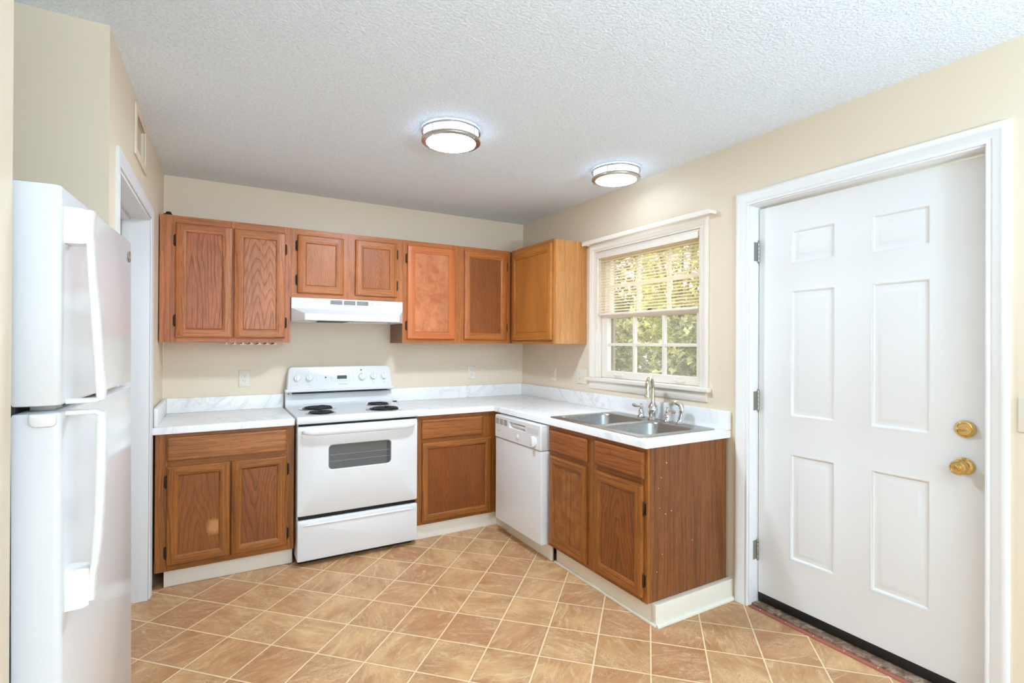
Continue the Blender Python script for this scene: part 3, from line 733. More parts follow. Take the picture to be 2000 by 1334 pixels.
# ------------------------------------------------------------------ sink and taps
SK = thing('sink', 'double-bowl stainless steel drop-in sink', 'sink', (-.33, -1.73, ZT))
FZ = lambda u, v, w: Vector((u, v, w))
zr = ZT+.0035
def bowl(bm, ou, hole, depth, rad):
    R = lambda ps, z: [Vector((u, v, z)) for u, v in ps]
    o = rrect(*ou[:4], ou[4], 6)
    h = lambda g, r: rrect(hole[0]+g, hole[1]+g, hole[2]-g, hole[3]-g, r, 6)
    rings = [R(o, ZT+.0004), R(o, zr-.001), R([(x*.998+.002*(ou[0]+ou[2])/2, y*.998+.002*(ou[1]+ou[3])/2) for x, y in o], zr)]
    rings += [R(h(-.012, rad+.012), zr+.0005), R(h(-.006, rad+.006), zr+.002), R(h(0, rad), zr-.001), R(h(.004, rad), zr-.012), R(h(.018, rad-.01), ZT-depth+.04), R(h(.035, rad), ZT-depth+.008), R(h(.065, rad*.8), ZT-depth)]
    loft(bm, rings, caps=(False, True))
b = B(); bowl(b, (-.607, -1.745, -.056, -1.318, (.002, .002, .03, .03)), (-.553, -1.722, -.165, -1.350), .175, .055)
b2 = b; bowl(b, (-.607, -2.142, -.056, -1.7455, (.03, .03, .002, .002)), (-.553, -2.092, -.165, -1.768), .175, .055)
obj('basin', b, M['steel'], SK, sharp=40)
for yy in (-1.535, -1.93):
    b = B(); lathe(b, [(.043, 0), (.041, .003), (.034, .003), (.030, -.0), (.0, -.0)], (-.36, yy, ZT-.1748), (0, 0, 1), 24); obj('drain', b, M['chrome'], SK)
zd = zr+.0009
FC = thing('faucet', 'chrome gooseneck faucet with two lever handles behind the sink', 'faucet', (-.095, -1.705, zd))
b = B(); lathe(b, [(.031, 0), (.032, .004), (.026, .010), (.021, .016), (.024, .028), (.030, .048), (.0305, .064), (.026, .080), (.018, .090), (.016, .097), (.0125, .103), (.0115, .125)], (-.095, -1.705, zd), seg=28); obj('faucet_body', b, M['chrome'], FC)
du = Vector((-.86, -.51, 0))
o = Vector((-.095, -1.705, zd))
pth = smooth_path([o+Vector((0, 0, .12)), o+Vector((0, 0, .17)), o+du*.004+Vector((0, 0, .205)), o+du*.03+Vector((0, 0, .245)), o+du*.07+Vector((0, 0, .258)), o+du*.108+Vector((0, 0, .242)), o+du*.126+Vector((0, 0, .205)), o+du*.128+Vector((0, 0, .155))], 6)
b = B(); nn = len(pth); tube(b, pth, [.0115 if i < nn*.45 else .0115+.004*(i/nn-.45)/.55 for i in range(nn)], 16)
lathe(b, [(.015, 0), (.018, .003), (.018, .010), (.0155, .014)], o+du*.128+Vector((0, 0, .142)), seg=20)
obj('spout', b, M['spout'], FC)
def lever(cx, cy, dirv):
    b = B(); c = Vector((cx, cy, zd))
    lathe(b, [(.024, 0), (.025, .004), (.021, .009), (.0185, .018), (.0195, .028), (.0185, .038), (.013, .046), (.0105, .052), (.0125, .058), (.0115, .066), (.006, .072), (.0055, .076), (.0075, .080), (.005, .086), (0, .087)], c, seg=24)
    d = Vector(dirv).normalized()
    tube(b, [c+Vector((0, 0, .062)), c+d*.02+Vector((0, 0, .062)), c+d*.034+Vector((0, 0, .060)), c+d*.052+Vector((0, 0, .062)), c+d*.066+Vector((0, 0, .065)), c+d*.072+Vector((0, 0, .066))], [.006, .0055, .0065, .0105, .0085, .003], 12)
    return obj('handle', b, M['chrome'], FC)
lever(-.095, -1.607, (-.15, 1, .12)); lever(-.098, -1.825, (-.1, -1, 0))
SP = thing('side_sprayer', 'chrome curved side sprayer standing right of the faucet', 'sprayer', (-.095, -1.92, zd))
b = B(); c = Vector((-.1, -1.922, zd)); lathe(b, [(.023, 0), (.024, .004), (.018, .010), (.013, .018), (.0125, .024)], c, seg=22); obj('escutcheon', b, M['chrome'], SP)
dv = Vector((-.35, .94, 0)).normalized()
b = B(); tube(b, smooth_path([c+Vector((0, 0, .022)), c-dv*.004+Vector((0, 0, .055)), c-dv*.010+Vector((0, 0, .085)), c-dv*.002+Vector((0, 0, .110)), c+dv*.022+Vector((0, 0, .120)), c+dv*.046+Vector((0, 0, .114)), c+dv*.052+Vector((0, 0, .104))], 5), [.012]*8+[.0145]*10+[.015]*6+[.0135]*7, 16); obj('spray_head', b, M['chrome'], SP)

# ------------------------------------------------------------------ range
RG = thing('stove', 'white freestanding electric coil range', 'stove', (-1.62, -.33, 0))
RX0, RX1 = -1.9985, -1.2365
b = B(); box(b, (RX0+.004, -.632, .035), (RX1-.004, -.03, .868)); obj('body', b, M['white'], RG, bevel=.003)
b = B(); box(b, (RX0+.02, -.60, .0005), (RX1-.02, -.06, .0345)); obj('plinth', b, M['gap'], RG)
b = B(); box(b, (RX0+.012, -.655, .287), (RX1-.012, -.6325, .3085)); obj('door_gap', b, M['gap'], RG)
b = B(); box(b, (RX0+.012, -.655, .857), (RX1-.012, -.6325, .8705)); obj('door_gap', b, M['gap'], RG)
# cooktop, one pressed sheet with rolled front edge and upstand
b = B()
prof = [(-.633, .8715), (-.668, .8715), (-.674, .876), (-.676, .890), (-.674, .908), (-.668, .9155), (-.658, .9175), (-.64, .915), (-.30, .914), (-.11, .914), (-.085, .917), (-.068, .93), (-.062, .95), (-.062, 1.012), (-.03, 1.012), (-.03, .8715)]
loft(b, [[Vector((x, y, z)) for y, z in prof] for x in (RX0-.001, RX1+.001)])
obj('cooktop', b, M['white'], RG, bevel=.002, sharp=30)
# backguard: sloped console with rounded top corners and side wings
b = B()
for_z = lambda z: -.104+.034*(z-1.035)/.157      # sloping face
pts = rrect(RX0+.006, 1.034, RX1-.006, 1.194, (.004, .004, .028, .028), 6)
fb = lambda u, v, w: Vector((u*(1-.0) + (.0 if False else 0), for_z(v)-w, v))
taper = lambda u, v: (-1.6175+(u+1.6175)*(1-.035*(v-1.034)/.16), v)
fp = [taper(u, v) for u, v in pts]
loft(b, [[Vector((u, -.018, v)) for u, v in fp], [fb(u, v, -.006) for u, v in fp], [fb(u, v, -.002) for u, v in [(-1.6175+(p[0]+1.6175)*.997, 1.114+(p[1]-1.114)*.985) for p in fp]], [fb(u, v, 0) for u, v in [(-1.6175+(p[0]+1.6175)*.988, 1.114+(p[1]-1.114)*.95) for p in fp]]])
# lower lip under the console face
lp = [(-.104, 1.037), (-.112, 1.028), (-.112, 1.020), (-.100, 1.0135), (-.018, 1.0135), (-.018, 1.037)]
loft(b, [[Vector((x, y, z)) for y, z in lp] for x in (RX0-.003, RX1+.003)])
bg = obj('backguard', b, M['white'], RG, sharp=28)
b = B(); box(b, (RX0+.04, -.112, 1.0062), (RX1-.04, -.0625, 1.0112)); box(b, (RX0+.015, -.07, 1.0), (RX0+.021, -.0615, 1.007)); box(b, (RX1-.021, -.07, 1.0), (RX1-.015, -.0615, 1.007)); obj('vent_slot', b, M['gap'], RG)
nrm = Vector((0, -.157, .034)).normalized() if False else Vector((0, -.977, .212))
def on_face(u, v, w=0): return Vector((u, for_z(v), v))+nrm*w
for kx in (-1.927, -1.847, -1.471, -1.386, -1.304):
    big = kx == -1.471; r = .025 if big else .0215
    b = B(); lathe(b, [(r+.004, .0005), (r+.0035, .004), (r, .006), (r*.92, .016), (r*.8, .018), (0, .018)], on_face(kx, 1.114), nrm, 28)
    k = obj('knob', b, M['wplastic'], bg)
    b = B(); 
    for z0, z1, rr in ((-1, 1, .004),):
        cs = [(-rr, -r*.95), (rr, -r*.95), (rr*.7, r*1.25), (-rr*.7, r*1.25)]
        loft(b, [[on_face(kx+x, 1.114+z, w) for x, z in cs] for w in (.014, .024, .0255)])
    obj('knob_grip', b, M['wplastic'], k, bevel=.001)
    b = B()
    for q in range(11):
        a = math.radians(-150+q*30)+PI/2
        if abs(math.cos(a)) < .1 and math.sin(a) < 0: continue
        c0 = Vector((kx+math.cos(a)*(r+.008), 0, 1.114+math.sin(a)*(r+.008)))
        box(b, (c0.x-.0008, for_z(c0.z)-.0012, c0.z-.0008), (c0.x+.0008, for_z(c0.z)-.0004, c0.z+.0008))
    for dz, wd in ((.047, .003), (-.045, .007)): box(b, (kx-wd, for_z(1.114+dz)-.0012, 1.114+dz-.001), (kx+wd, for_z(1.114+dz)-.0004, 1.114+dz+.001))
    obj('dial_marks', b, M['grey'], bg)
b = B(); pr = rrect(-1.652, 1.103, -1.582, 1.128, .002, 2); loft(b, [[on_face(u, v, w) for u, v in pr] for w in (.0003, .0012)]); tag(obj('clock_display', b, M['dgrey'], bg), 'small black clock display')
b = B()
o1, i1 = rrect(-1.695, 1.085, -1.535, 1.143, .012, 5), rrect(-1.6938, 1.0862, -1.5362, 1.1418, .011, 5)
loft(b, [[on_face(u, v, .0004) for u, v in o1], [on_face(u, v, .0011) for u, v in o1], [on_face(u, v, .0011) for u, v in i1], [on_face(u, v, .0004) for u, v in i1]], loop=True)
for bx_ in (-1.68, -1.558):
    for bz in (1.104, 1.124): box(b, (bx_-.010, for_z(bz)-.0016, bz-.0055), (bx_+.008, for_z(bz)-.0005, bz-.0047)); box(b, (bx_-.010, for_z(bz)-.0016, bz+.0047), (bx_+.008, for_z(bz)-.0005, bz+.0055))
obj('button_outline', b, M['grey'], bg)
for lx, lz in ((-1.733, 1.116), (-1.476, 1.165)):
    b = B(); lathe(b, [(.0055, .0003), (.0055, .002), (.003, .0035), (0, .0037)], on_face(lx, lz), nrm, 14); obj('indicator_lamp', b, M['dgrey'], bg)
b = B(); pr = rrect(-1.790, 1.100, -1.780, 1.128, .004, 4); loft(b, [[on_face(u, v, w) for u, v in pr] for w in (.0003, .003)]); obj('rocker_switch', b, M['wplastic'], bg, bevel=.001)
b = B(); text_mesh(b, 'Hotpoint', .017, lambda u, v, w: on_face(u, v, w), -1.612, 1.066, 0, .0012, .25); obj('lettering', b, M['grey'], bg)
# burners
def burner(cx, cy, r):
    b = B(); lathe(b, [(r*1.27, .0004), (r*1.29, .003), (r*1.22, .0042), (r*1.10, .003), (r*.9, .001), (.02, .001)], (cx, cy, .9145), seg=40, caps=(True, False))
    p = obj('drip_pan', b, M['chrome'], RG)
    b = B(); lathe(b, [(r*1.05, .0034), (r*.6, .0022), (0.001, .0018)], (cx, cy, .9145), seg=36, caps=(False, True)); obj('pan_bowl', b, M['coil'], p)
    b = B(); turns = 4.2 if r > .08 else 3.4
    N = int(turns*26); pts = []
    for i in range(N+1):
        t = i/N; a = t*turns*2*PI; rr = .02+(r-.02)*t
        pts.append((cx+rr*math.cos(a), cy+rr*math.sin(a), .9145+.0085))
    tube(b, pts, .0042, 8, flat=1.0)
    for q in range(3):
        a = q*2*PI/3+.4; box(b, (cx-.001, cy-.001, .918), (cx+.001, cy+.001, .9185))
        d = Vector((math.cos(a), math.sin(a), 0)); tube(b, [Vector((cx, cy, .9195))+d*.012, Vector((cx, cy, .9195))+d*(r*1.05)], .0025, 6)
    obj('coil', b, M['coil'], RG)
burner(-1.837, -.523, .074); burner(-1.816, -.262, .095); burner(-1.385, -.226, .074); burner(-1.424, -.512, .095)
# oven door with window
b = B()
o_ = rrect(-1.9975, .309, -1.2375, .857, .012, 6)
i_ = rrect(-1.818, .575, -1.417, .735, .026, 6)
R = lambda ps, w: [F_BACK(u, v, w) for u, v in ps]
sc = lambda ps, e: [(-1.6175+(u+1.6175)*(1-e/.38), .5857+(v-.5857)*(1-e/.277)) for u, v in ps]
loft(b, [R(o_, .634), R(o_, .660), R(sc(o_, .003), .668), R(sc(o_, .010), .672), R(i_, .672), R(rrect(-1.814, .579, -1.421, .731, .024, 6), .666), R(rrect(-1.814, .579, -1.421, .731, .024, 6), .634)], loop=True)
od = obj('oven_door', b, M['white'], RG, sharp=30)
b = B(); slab(b, rrect(-1.813, .580, -1.422, .730, .023, 6), F_BACK, .655, .6625); tag(obj('oven_window', b, M['ovenglass'], od), 'dark grey oven window')
b = B()
for z in (.628, .668): tube(b, [(-1.806, -.6632, z), (-1.430, -.6632, z)], .0008, 6)
obj('rack_line', b, M['grey'], od)
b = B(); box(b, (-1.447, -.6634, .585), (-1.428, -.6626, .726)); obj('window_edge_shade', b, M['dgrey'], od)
b = B()
hp = smooth_path([(-1.972, -.6725, .822), (-1.966, -.690, .824), (-1.945, -.703, .825), (-1.90, -.708, .826), (-1.62, -.710, .826), (-1.335, -.708, .826), (-1.29, -.703, .825), (-1.269, -.690, .824), (-1.263, -.6725, .822)], 5)
rings = []
for p in hp:
    ed = min(1, .35+.65*min(1, (p.x+1.975)/.06, (-1.26-p.x)/.06))
    rings.append([p+Vector((0, math.cos(a)*.0105-.0, math.sin(a)*.024*ed)) for a in [2*PI*k/14 for k in range(14)]])
loft(b, rings); obj('handle', b, M['white'], od)
b = B(); 
o2 = rrect(-1.9955, .034, -1.236, .284, .010, 6); sc2 = lambda ps, e: [(-1.6157+(u+1.6157)*(1-e/.38), .160+(v-.160)*(1-e/.126)) for u, v in ps]
loft(b, [R(o2, .634), R(o2, .660), R(sc2(o2, .003), .667), R(sc2(o2, .010), .670)])
dr = obj('drawer', b, M['white'], RG, sharp=30)
b = B(); lp = [(0, .2585), (.006, .256), (.007, .252), (.002, .246), (0, .2455)]
loft(b, [[Vector((x, -.6701-d*s, .25+(z-.25)*s)) for d, z in lp] for x, s in ((-1.962, .3), (-1.92, 1), (-1.31, 1), (-1.268, .3))]); obj('drawer_pull', b, M['white'], dr)
b = B(); box(b, (RX1+.0016, -.075, .915), (RX1+.012, -.03, .9195)) if False else box(b, (-1.2285, -.062, .9075), (-1.192, -.048, .916)); tag(obj('anti_tip_clip', b, M['black'], bevel=.002), 'small black clip on the countertop against the backsplash beside the stove', 'clip')

# ------------------------------------------------------------------ range hood
HD = thing('range_hood', 'white under-cabinet range hood', 'range hood', (-1.615, -.2, 1.51))
HX0, HX1 = -1.994, -1.2345
b = B()
top = [(HX0, -.001), (HX0, -.322), (HX1, -.322), (HX1, -.001)]
rings = [[Vector((x, y, z)) for x, y in pp] for pp, z in (
    (top, 1.6715), (top, 1.604), ([(HX0, -.001), (HX0, -.325), (-1.952, -.326), (-1.952, -.326)][:0] or [(HX0, -.001), (HX0, -.322), (HX1, -.322), (HX1, -.001)], 1.6035))]
bm_ = b
def poly(bm, pts): return bm.faces.new([bm.verts.new(p) for p in pts])
A0, A1 = (HX0, -.001), (HX1, -.001)
zt, zb_, zm = 1.6715, 1.512, 1.602
L1, R1 = (HX0, -.322), (HX1, -.322)                 # band bottom corners
LF, RF = (-1.926, -.442), (-1.297, -.442)           # lip front corners
V = lambda p, z: (p[0], p[1], z)
poly(b, [V(L1, zt), V(R1, zt), V(R1, zm), V(L1, zm)])                          # front band
poly(b, [V(A0, zt), V(L1, zt), V(L1, zm), V(L1, zb_), V(A0, zb_)]); poly(b, [V(A1, zt), V(R1, zt), V(R1, zm), V(R1, zb_), V(A1, zb_)])
poly(b, [V(L1, zm), V(R1, zm), V(RF, 1.562), V(LF, 1.562)])                    # sloping visor
poly(b, [V(LF, 1.562), V(RF, 1.562), V(RF, 1.518), V(LF, 1.518)])              # lip
poly(b, [V(L1, zm), V(LF, 1.562), V(LF, 1.518), V(L1, zb_)]); poly(b, [V(R1, zm), V(RF, 1.562), V(RF, 1.518), V(R1, zb_)])
poly(b, [V(A0, zt), V(A1, zt), V(R1, zt), V(L1, zt)]); poly(b, [V(A0, zt), V(A0, zb_), V(A1, zb_), V(A1, zt)])
# underside recess
I = [(HX0+.02, -.02), (HX0+.03, -.32), (LF[0]+.02, -.43), (RF[0]-.02, -.43), (HX1-.03, -.32), (HX1-.02, -.02)]
O = [V(A0, zb_), V(L1, zb_), V(LF, 1.518), V(RF, 1.518), V(R1, zb_), V(A1, zb_)]
for i in range(6):
    j = (i+1) % 6
    poly(b, [O[i], O[j], V(I[j], 1.515), V(I[i], 1.515)]); poly(b, [V(I[i], 1.515), V(I[j], 1.515), V(I[j], 1.55), V(I[i], 1.55)])
poly(b, [V(p, 1.55) for p in I])
bmesh.ops.remove_doubles(b, verts=b.verts, dist=.0003)
obj('hood_shell', b, M['white'], HD, bevel=.0015, sharp=20)
for x0, x1 in ((-1.745, -1.666), (-1.656, -1.576), (-1.567, -1.486)):
    b = B()
    for k in range(6): box(b, (x0, -.3235, 1.6345+k*.0050), (x1, -.3215, 1.6375+k*.0050))
    tag(obj('vent_grille', b, M['vdark'], HD), 'row of dark vent slots')
for x in (-1.452, -1.402):
    b = B(); lathe(b, [(.008, 0), (.008, .004), (.0055, .005), (.0055, .009), (0, .0095)], (x, -.3221, 1.651), (0, -1, 0), 14); obj('switch', b, M['wplastic'], HD)
for x0, x1, z in ((-1.366, -1.334, 1.651), (-1.47, -1.462, 1.648), (-1.424, -1.416, 1.648)):
    b = B(); box(b, (x0, -.3232, z-.001), (x1, -.3222, z+.001)); obj('printed_mark', b, M['grey'], HD)
b = B(); box(b, (-1.80, -.41, 1.5155), (-1.62, -.10, 1.5245)); tag(obj('grease_filter', b, M['vdark'], HD), 'dark mesh filter under the hood')
b = B(); box(b, (-1.60, -.41, 1.5155), (-1.44, -.30, 1.524)); obj('lamp_cover', b, M['nickel'], HD)

# ------------------------------------------------------------------ dishwasher
DWR = thing('dishwasher', 'white built-in dishwasher beside the sink cabinet', 'dishwasher', (-.35, -1.02, 0))
fr = F_RIGHT; U0, U1 = .7225, 1.329
b = B(); box(b, (U0+.004, .10, .04), (U1-.004, .855, .60), fr); obj('tub', b, M['gap'], DWR)
b = B(); box(b, (U0+.002, .108, .601), (U1-.003, .694, .664), fr); obj('door', b, M['white'], DWR, bevel=.006, seg=3)
# control panel with a pocket for the latch
b = B()
o_ = rrect(U0+.002, .6975, U1-.003, .8565, .004, 3); i_ = rrect(.928, .788, 1.142, .830, .006, 3)
R = lambda ps, w: [fr(u, v, w) for u, v in ps]
cx_, cy_ = (U0+U1)/2, .777
sc3 = lambda ps, e: [(cx_+(u-cx_)*(1-e/.30), cy_+(v-cy_)*(1-e/.079)) for u, v in ps]
loft(b, [R(o_, .601), R(o_, .664), R(sc3(o_, .004), .670), R(i_, .670), R(rrect(.934, .792, 1.137, .824, .005, 3), .650), R(rrect(.934, .792, 1.137, .824, .005, 3), .601)], loop=True)
cp = obj('control_panel', b, M['white'], DWR, sharp=30)
b = B(); box(b, (.930, .790, .606), (1.140, .828, .650), fr); obj('latch_pocket', b, M['white'], cp)
b = B(); box(b, (.965, .804, .6505), (1.128, .822, .664), fr); obj('latch_handle', b, M['wplastic'], cp, bevel=.003)
for k in range(3):
    b = B()
    for j in range(5):
        u = .738+k*.058; box(b, (u, .796+j*.0082, .6695), (u+.046, .7998+j*.0082, .6708), fr)
    tag(obj('vent_grille', b, M['vdark'], cp), 'dark vent slots')
b = B(); lathe(b, [(.017, 0), (.017, .003), (.012, .005), (0, .005)], fr(1.041, .744, .6701), (-1, 0, 0), 20); obj('rinse_button', b, M['wplastic'], cp)
b = B(); lathe(b, [(.030, 0), (.029, .003), (.020, .006), (0, .006)], fr(1.252, .748, .6701), (-1, 0, 0), 28)
kb = obj('cycle_dial', b, M['wplastic'], cp)
b = B(); slab(b, rrect(1.237, .714, 1.267, .782, .013, 5), fr, .676, .693, .004); obj('dial_grip', b, M['wplastic'], kb)
b = B(); 
for k in range(6): box(b, (1.165, .792+k*.0062, .6698), (1.30, .7935+k*.0062, .6706), fr)
for k in range(9):
    a = math.radians(-60+k*30); box(b, (1.252+.040*math.cos(a)-.003, .748+.040*math.sin(a)-.0006, .6698), (1.252+.040*math.cos(a)+.003, .748+.040*math.sin(a)+.0006, .6706), fr)
obj('printed_scale', b, M['grey'], cp)
b = B(); text_mesh(b, 'Hotpoint', .014, lambda u, v, w: fr(u, v, w), .783, .749, .6701, .0006, .25); obj('lettering', b, M['grey'], cp)
b = B(); box(b, (U0+.02, .0005, .572), (U1+.002, .098, .588), fr); obj('toe_panel', b, M['base'], DWR, bevel=.002)

# ------------------------------------------------------------------ refrigerator (built square, then turned a little)
FR = thing('refrigerator', 'white top-freezer refrigerator in the left alcove', 'refrigerator', (-2.689, -2.652, 0))
FW = .686            # local: +x out of the doors, +y along the front
fx = lambda u, v, w: Vector((w, u, v))
b = B(); box(b, (-.66, .012, .02), (-.082, FW-.035, 1.672)); obj('body', b, M['fridge'], FR, bevel=.006, local=True)
b = B(); box(b, (-.62, .03, .0005), (-.10, FW-.06, .0195)); obj('base_grille', b, M['dgrey'], FR, local=True)
def fdoor(name, z0, z1):
    b = B(); pr = []
    n = 14
    pts = [(-.075, .0), (-.012, .0)]
    pts += [(-.012+.012*math.sin(a), .012-.012*math.cos(a)) for a in (.4, .8, 1.2, PI/2)]
    pts += [(0, FW-.012)] + [(-.012+.012*math.cos(a), FW-.012+.012*math.sin(a)) for a in (.4, .8, 1.2, PI/2)]
    pts += [(-.075, FW)]
    cx, cy = -.04, FW/2
    sh = lambda e: [(cx+(x-cx)*(1-e/.04), cy+(y-cy)*(1-e/.34)) for x, y in pts]
    loft(b, [[Vector((x, y, z)) for x, y in sh(e)] for e, z in ((.007, z0), (.002, z0+.002), (0, z0+.007), (0, z1-.007), (.002, z1-.002), (.007, z1))])
    return obj(name, b, M['fridge'], FR, local=True, sharp=40)
d1 = fdoor('freezer_door', 1.243, 1.690); d2 = fdoor('fridge_door', .06, 1.231)
b = B(); box(b, (-.0815, .02, .08), (-.0755, FW-.02, 1.66)); obj('gasket', b, M['dgrey'], FR, local=True, bevel=.001)
b = B(); box(b, (-.11, FW-.09, 1.6725), (-.03, FW-.02, 1.70)) if False else box(b, (-.14, .03, 1.6725), (-.09, .09, 1.69)); obj('hinge_cover', b, M['fridge'], FR, local=True, bevel=.005)
b = B(); box(b, (-.045, .0, 1.2315), (.002, .02, 1.2425)) if False else box(b, (-.06, .045, 1.2315), (-.02, .09, 1.2425)); obj('centre_hinge', b, M['steelh'], FR, local=True)
b = B(); slab(b, rrect(-.048, 1.203, -.006, 1.2295, (.012, .008, .002, .002), 4), lambda u, v, w: Vector((u, -w, v)), -.004, .008, .004); obj('door_end_cap', b, M['wplastic'], d2, local=True)
def handle(door, path, widths, blk):
    """path (out, z): strap handle swept with a rounded rectangular section"""
    b = B(); y0 = .028
    P2 = [Vector((x, 0, z)) for x, z in path]; rings = []
    for i, p in enumerate(P2):
        d = (P2[min(i+1, len(P2)-1)]-P2[max(i-1, 0)]).normalized(); nn_ = Vector((d.z, 0, -d.x)); t = widths[i]
        sec = rrect(-t/2, -.014, t/2, .014, min(t*.35, .006), 3)
        rings.append([Vector((p.x, y0+.014, p.z))+nn_*s+Vector((0, q, 0)) for s, q in sec])
    loft(b, rings)
    x0, x1, x2, z0, z1 = blk
    hb = rrect(0, 0, 1, 1, 0.0001, 1)
    ring = lambda x, za, zb, ya, yb: [Vector((x, ya, za)), Vector((x, yb, za)), Vector((x, yb, zb)), Vector((x, ya, zb))]
    loft(b, [ring(-.001, z0, z1, y0-.006, y0+.036), ring(x1*.75, z0+.001, z1-.001, y0-.004, y0+.034), ring(x1, z0+.004, z1-.004, y0, y0+.028)])
    return obj('handle', b, M['wplastic'], door, local=True, sharp=40)
handle(d1, [(.040, 1.648), (.0375, 1.60), (.039, 1.575), (.0425, 1.50), (.0475, 1.42), (.052, 1.34), (.056, 1.27), (.0565, 1.252), (.048, 1.2485), (.0, 1.2485)], [.012, .012, .012, .013, .015, .016, .017, .014, .010, .010], (0, .038, 0, 1.575, 1.650))
handle(d2, [(.0, 1.2245), (.048, 1.2245), (.0565, 1.220), (.057, 1.20), (.056, 1.10), (.0535, 1.02), (.050, .95), (.046, .905), (.042, .88), (.040, .83)], [.010, .010, .014, .017, .017, .016, .015, .013, .012, .012], (0, .038, 0, .818, .902))
b = B()
lathe(b, [(.0165, 0), (.0175, .0015), (.0165, .003), (.0145, .0025), (0, .0025)], (.0005, FW-.045, 1.638), (1, 0, 0), 26)
bd = tag(obj('badge', b, M['nickel'], d1, local=True), 'round grey emblem')
b = B(); text_mesh(b, 'GE', .017, lambda u, v, w: Vector((.0030+w, FW-.045+u, 1.638+v)), 0, 0, 0, .0004, .35); obj('lettering', b, M['white'], bd, local=True)
FR.rotation_euler = (0, math.radians(-.35), math.radians(-3.05))

# ------------------------------------------------------------------ window
W1 = thing('window_1', 'white double-hung six-over-six window above the sink', 'window', (.05, -1.51, WZ0), kind='structure')
fr = F_RIGHT
b = B(); casing(b, fr, 1.034, 1.986, 1.1245, 2.045, .054, .018); obj('casing', b, M['wtrim'], W1)
b = B(); box(b, (.962, 1.098, .0005), (2.060, 1.124, .034), fr); box(b, (1.038, 1.098, -.1), (1.982, 1.1235, .0), fr); obj('stool', b, M['wtrim'], W1, bevel=.006, seg=3)
b = B()
prof = [(0, .0005), (.018, .0005), (.016, -.012), (.013, -.018), (.014, -.03), (.010, -.05), (.007, -.056), (0, -.056)]
loft(b, [[fr(u, 1.0965+z, .0005+w) for w, z in prof] for u in (.985, 2.034)]); obj('apron', b, M['wtrim'], W1, sharp=25)
b = B()
for u0, u1, v0, v1 in ((1.0365, 1.050, 1.1245, 2.0445), (1.970, 1.9835, 1.1245, 2.0445), (1.0505, 1.9695, 2.031, 2.0445)): box(b, (u0, v0, -.139), (u1, v1, -.0005), fr)
for u0, u1 in ((1.0505, 1.064), (1.956, 1.9695)): box(b, (u0, 1.1245, -.035), (u1, 2.0305, -.026), fr)
obj('jamb', b, M['wtrim'], W1, bevel=.0015)
def sash(name, v0, v1, w0, w1, rb, rt):
    b = B(); u0, u1 = 1.0515, 1.9685; st = .075 if rb > .04 else .06
    g0, g1, h0, h1 = u0+st, u1-st*.6, v0+rb, v1-rt
    frame_slab(b, [(u0, v0), (u1, v0), (u1, v1), (u0, v1)], [(g0, h0), (g1, h0), (g1, h1), (g0, h1)], fr, w0, w1)
    s = obj(name, b, M['wtrim'], W1, bevel=.002)
    b = B(); mw = .010
    for k in (1, 2):
        u = g0+(g1-g0)*k/3; box(b, (u-mw, h0-.001, w0+.006), (u+mw, h1+.001, w1-.004), fr)
    v = (h0+h1)/2
    for k in range(3):
        a = g0+(g1-g0)*k/3+(mw if k else -.001); c = g0+(g1-g0)*(k+1)/3-(mw if k < 2 else -.001)
        box(b, (a, v-mw, w0+.006), (c, v+mw, w1-.004), fr)
    obj('muntins', b, M['wtrim'], s, bevel=.003)
    b = B(); box(b, (g0-.002, h0-.002, (w0+w1)/2-.0015), (g1+.002, h1+.002, (w0+w1)/2+.0015), fr); obj('pane', b, M['pane'], s)
    return s
s1 = sash('lower_sash', 1.1255, 1.592, -.073, -.037, .050, .036)
s2 = sash('upper_sash', 1.556, 2.028, -.112, -.076, .036, .04)
b = B(); box(b, (1.49, 1.5925, -.07), (1.545, 1.598, -.045), fr); lathe(b, [(.010, 0), (.009, .006), (.004, .009), (0, .009)], fr(1.517, 1.598, -.058), (0, 0, 1), 14); tube(b, [fr(1.517, 1.604, -.058), fr(1.548, 1.604, -.05)], .003, 8); tag(obj('sash_lock', b, M['bronze'], s1), 'dark sash lock')
for uu in (1.25, 1.80):
    b = B(); tube(b, smooth_path([fr(uu-.035, 1.152, -.0368), fr(uu-.033, 1.150, -.022), fr(uu, 1.149, -.018), fr(uu+.033, 1.150, -.022), fr(uu+.035, 1.152, -.0368)], 4), .0035, 8)
    for s in (-1, 1): box(b, (uu+s*.035-.007, 1.143, -.0369), (uu+s*.035+.007, 1.163, -.034), fr)
    obj('sash_lift', b, M['wtrim'], s1, bevel=.001)
b = B()   # storm frame on the outside
frame_slab(b, [(1.0505, 1.1), (1.9695, 1.1), (1.9695, 2.03), (1.0505, 2.03)], [(1.10, 1.13), (1.92, 1.13), (1.92, 1.99), (1.10, 1.99)], fr, -.138, -.116)
obj('storm_frame', b, M['outbrown'], W1)
b = B(); frame_slab(b, [(.93, .98), (2.09, .98), (2.09, 2.15), (.93, 2.15)], [(1.03, 1.09), (1.99, 1.09), (1.99, 2.05), (1.03, 2.05)], fr, -.165, -.1405); obj('exterior_trim', b, M['outbrown'], W1)

